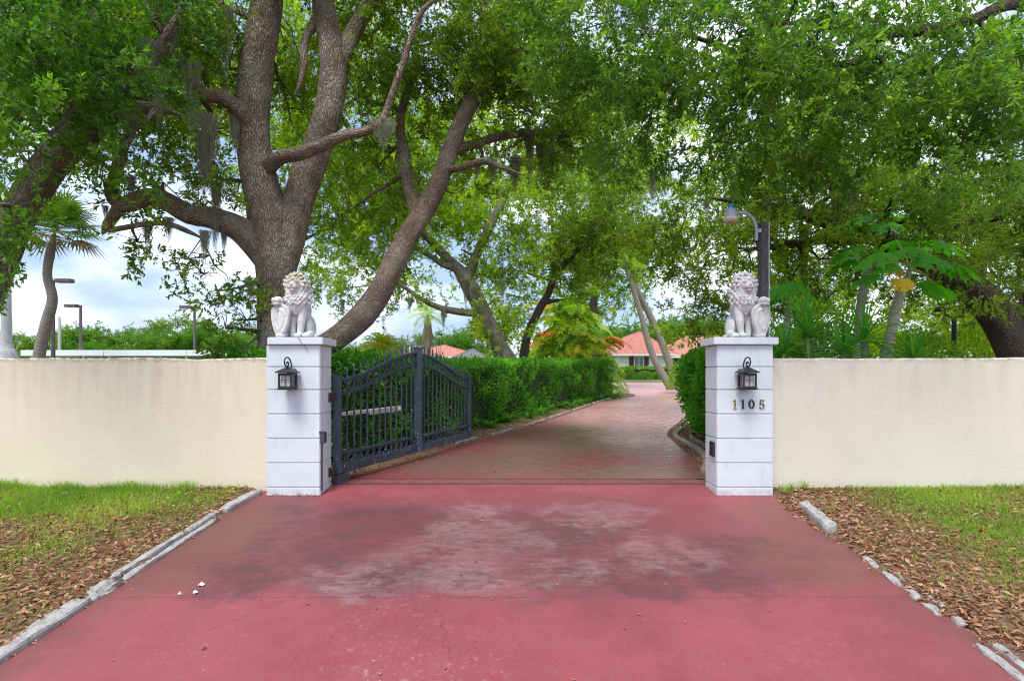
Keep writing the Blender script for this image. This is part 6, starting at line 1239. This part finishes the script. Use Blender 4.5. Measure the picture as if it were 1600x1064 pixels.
window(hs, 14.0, 15.1, 65, gz(65) + .95, gz(65) + 2.3); window(hs, 20.6, 21.4, 69.5, gz(65) + .95, gz(65) + 2.3, True); window(hs, 24.4, 25.4, 69.5, gz(65) + .95, gz(65) + 2.3, True); window(hs, 29, 30, 69.5, gz(65) + .95, gz(65) + 2.3, True)
h2 = house('neighbour_house', 'neighbouring house with pink tile roof and grey front roof beyond the gate', [(-13.5, -4.5, 62, 72, 3.7, 5.2, 'x', .5, 'house_white', 'tile'), (-6.6, -3.2, 57.5, 61.2, 3.3, 4.35, 'x', .4, 'house_white', 'shingle')])
window(h2, -11, -9.6, 62, gz(62) + .9, gz(62) + 2.0)

# ------------------------------------------------------------------ beyond the tan wall: carport, lamps, trees
mb = MB(); CPX0, CPX1 = -36.5, -18.2; root = thing('carport', 'long flat white carport roof edge beyond the tan wall', 'carport', (-27, 42, gz(40)))
for q in range(3):
    a = CPX0 + (CPX1 - CPX0) * q / 3; c = CPX0 + (CPX1 - CPX0) * (q + 1) / 3 - .05; mb = MB(); mb.box(((a + c) / 2, 42.5, 3.18), (c - a, 5.0, .42)); mb.build('roof', MT['bright_white'], root)
for q in range(10):
    x_ = CPX0 + .6 + (CPX1 - CPX0 - 1.2) * q / 9; mb = MB(); mb.box((x_, 40.3, 1.85), (.12, .12, 2.26)); mb.build('post', MT['bright_white'], root)
mb = MB(); mb.box(((CPX0 + CPX1) / 2, 44.8, 1.85), (CPX1 - CPX0, .15, 2.2)); mb.build('back_wall', MT['house_white'], root)
def tube_car(mb, x, y, z): pass
def lot_lamp(label, px, ytop, Y, arm, r_px=2.4):
    p = at(px, ytop, Y); z0 = gz(Y); root = thing('street_lamp', label, 'street lamp', (p.x, Y, z0), 'parking lot lamps'); mb = MB(); mb.tube([(p.x, Y, z0), (p.x, Y, (z0 + p.z) / 2), (p.x, Y, p.z + .05)], [.12, .11, .10], 10); mb.build('pole', MT['bronze'], root)
    mb = MB(); d = .95 * arm; mb.tube([(p.x, Y, p.z), (p.x + .25 * arm, Y, p.z)], .06, 8); mb.box((p.x + d * .75, Y, p.z), (.95, .45, .24)); mb.build('lamp_head', MT['bronze'], root, bevel=.05)
    mb = MB(); mb.box((p.x + d * .75, Y, p.z - .125), (.7, .34, .02)); mb.build('lens', MT['lamp_lens'], root)
lot_lamp('tallest bronze parking lot lamp beside the crooked palm, head pointing right', 83, 439, 34, 1); lot_lamp('bronze parking lot lamp right of the palm with its head pointing left', 126, 478, 44, -1); lot_lamp('bronze parking lot lamp near the hanging oak sprigs, head pointing left', 304, 480, 46, -1)
p = at(93, 495, 50); mb = MB(); mb.tube([(p.x, 50, gz(50)), (p.x, 50, p.z - .5), (p.x - .05, 50, p.z)], [.14, .12, .10], 8); tag(mb.build('wooden_pole', MT['post_edge']), 'bare pale pole behind the tallest parking lot lamp', 'pole')
def far_tree(seed, kind):
    rg = np.random.default_rng(seed); root = thing('background_tree', 'leafy green tree in the row beyond the white carport', 'tree', (0, 0, 0), 'trees beyond the carport'); h = [7.5, 9.0, 8.2][kind]; mb = MB()
    mb.tube([(0, 0, -.2), (.1, 0, h * .3), (-.1, .1, h * .6), (.1, 0, h * .85)], [.28, .2, .13, .04], 8, bark=True, seed=seed); A = []
    for q in range(9):
        a = q * 2.4; hh = h * rg.uniform(.3, .92); r_ = (1.9 if kind != 1 else 1.4) * rg.uniform(.5, 1.2); c = np.array([math.cos(a) * r_, math.sin(a) * r_, hh]); mb.tube([(0, 0, hh * .7), tuple(c * np.array([.5, .5, 1]) * .95), tuple(c)], [.09, .06, .02], 5, bark=True, seed=q)
        n = 55 if kind != 1 else 34; A.append(c + unit(rg.normal(0, 1, (n, 3))) * (rg.random((n, 1)) ** .4) * np.array([1.5, 1.5, 1.0]) * (1 if kind != 1 else .8))
    mb.build('trunk', MT['bark_bg'], root, smooth=True); A = np.vstack(A); cm = MB(); stamp(cm, A, rg.normal(0, 1, A.shape), 2.3, seed, 0, 1, False); cm.build('crown', [MT[['leaf_bg', 'leaf_main', 'leaf_edge'][kind]], MT['twig']], root); return root
FT = [far_tree(s_, k_) for s_, k_ in ((901, 0), (902, 1), (903, 2))]
spots = [(40, 520, 62, 1), (100, 510, 66, 1), (150, 505, 58, 0), (185, 505, 60, 2), (215, 512, 56, 0), (245, 498, 68, 1), (275, 505, 60, 2), (310, 505, 64, 0), (340, 500, 62, 2), (365, 515, 56, 0), (395, 520, 58, 2), (-30, 510, 60, 0), (75, 525, 55, 0), (130, 525, 52, 2), (420, 505, 70, 0), (460, 515, 64, 2), (295, 492, 72, 1), (540, 535, 70, 0), (580, 530, 74, 2), (620, 525, 72, 0), (665, 520, 80, 1), (700, 515, 78, 2), (735, 510, 84, 0), (500, 530, 72, 2)]
for q, (px, py, Y, k) in enumerate(spots):
    o = copy_tree(FT[k]) if any(s[3] == k for s in spots[:q]) else FT[k]; p = at(px, py, Y); sc = (p.z - gz(Y)) / [7.5, 9.0, 8.2][k]; o.location = (p.x, Y, gz(Y)); o.scale = (sc * 1.15, sc * 1.15, sc); o.rotation_euler = (0, 0, q * 1.9)
    if px > 480: tag(o, 'hazy green tree behind the hedge, between the big oak and the red roofed houses', 'tree', 'trees behind the hedge')
hs_ = [(1000, 500, 95, 0), (1035, 492, 100, 2), (1065, 488, 98, 0), (1100, 492, 102, 2), (965, 500, 98, 2), (930, 505, 95, 0), (1140, 495, 100, 0), (890, 510, 96, 2), (850, 512, 98, 0), (1260, 500, 100, 2), (1350, 505, 98, 0), (1440, 500, 100, 2), (1530, 500, 98, 0)]
for q, (px, py, Y, k) in enumerate(hs_):
    o = copy_tree(FT[k]); p = at(px, py, Y); sc = (p.z - gz(Y)) / [7.5, 9.0, 8.2][k]; o.location = (p.x, Y, gz(Y)); o.scale = (sc * 1.1, sc * 1.1, sc); o.rotation_euler = (0, 0, q * 2.3 + .7); tag(o, 'tall pale green tree rising behind the red tile roof of the house', 'tree', 'trees behind the house')
# ------------------------------------------------------------------ lamp post and twin lamp
p0 = at(1192, 348, 7.75); px0 = p0.x; root = thing('lamp_post', 'dark square timber post with curved grey lamp arm beside the clean lion', 'lamp post', (px0, 7.75, gz(7.75)))
mb = MB(); mb.box((px0, 7.75, (p0.z + gz(7.75)) / 2), (.098, .14, p0.z - gz(7.75))); mb.build('post', MT['post_wood'], root, bevel=.004)
mb = MB(); mb.box((px0 + .055, 7.74, (p0.z + gz(7.75)) / 2 - .01), (.012, .13, p0.z - gz(7.75) - .02)); mb.build('edge_board', MT['post_edge'], root)
Ya = 7.70; arm = [at(1182, 376, Ya), at(1182, 360, Ya), at(1180, 348, Ya), at(1173, 338, Ya), at(1164, 333, Ya), at(1154, 333, Ya), at(1148, 334, Ya)]
mb = MB(); mb.tube(catmull(np.array([tuple(a) for a in arm]), .02), .021, 10); mb.box(at(1186, 361, Ya), (.05, .05, .05)); mb.build('arm', MT['lamp_grey'], root, smooth=False)
lc = at(1142, 346, Ya); mb = MB(); mb.lathe((lc.x, lc.y, lc.z), [(.085, .035), (.09, .05), (.085, .085), (.078, .10), (.075, .15), (.06, .175), (.03, .185)], 20); mb.build('lamp_housing', MT['lamp_grey'], root, smooth=False)
mb = MB(); mb.lathe((lc.x, lc.y, lc.z), [(.05, -.02), (.085, -.012), (.105, .015), (.108, .036), (.10, .05)], 20); mb.build('lamp_lens', MT['lamp_lens'], root, smooth=True)
mb = MB(); mb.lathe((lc.x, lc.y, lc.z), [(.036, .178), (.038, .20), (.036, .235), (.02, .245)], 14); mb.build('photocell', MT['lamp_blue'], root)
Yt = 12.0; pt = at(1491, 495, Yt); root = thing('twin_lamp', 'black garden lamp post with two curled arms under the leaning oak trunk', 'lamp post', (pt.x, Yt, gz(Yt)))
mb = MB(); mb.tube([(pt.x, Yt, gz(Yt)), (pt.x, Yt, pt.z - .3), (pt.x, Yt, pt.z)], [.06, .05, .045], 10); mb.build('pole', MT['black'], root)
for s in (-1, 1):
    mb = MB(); mb.tube(catmull(np.array([(pt.x, Yt, pt.z), (pt.x + s * .12, Yt, pt.z - .0), (pt.x + s * .2, Yt, pt.z + .06), (pt.x + s * .2, Yt, pt.z + .16), (pt.x + s * .26, Yt, pt.z + .2), (pt.x + s * .34, Yt, pt.z + .2)]), .03), .018, 8); mb.build('arm', MT['black'], root)
    mb = MB(); mb.lathe((pt.x + s * .36, Yt, pt.z + .12), [(.02, .1), (.05, .08), (.09, .0), (.085, -.01), (.02, .0)], 12); mb.build('lamp_shade', MT['black'], root)
# little weeds at the wall foot
wp = tuft_proto('weed', 9, 16, .14, .012, MT['grass'], 1.1, .7)
for q, (x_, y_) in enumerate([(3.42, 6.93), (3.55, 7.05), (3.75, 7.08), (5.35, 7.08), (5.5, 7.02), (-5.0, 7.06), (-6.3, 7.05)]):
    o = wp if q == 0 else wp.copy()
    if q: COL.objects.link(o)
    o.location = (x_, y_, gz(y_) + float(lawn_h(np.array([x_]), np.array([y_]))[0])); o.rotation_euler = (0, 0, q * 2.); o.scale = [.8 + .25 * (q % 3)] * 3; tag(o, 'small green weed tuft at the foot of a garden wall', 'weed', 'weeds at the wall foot')
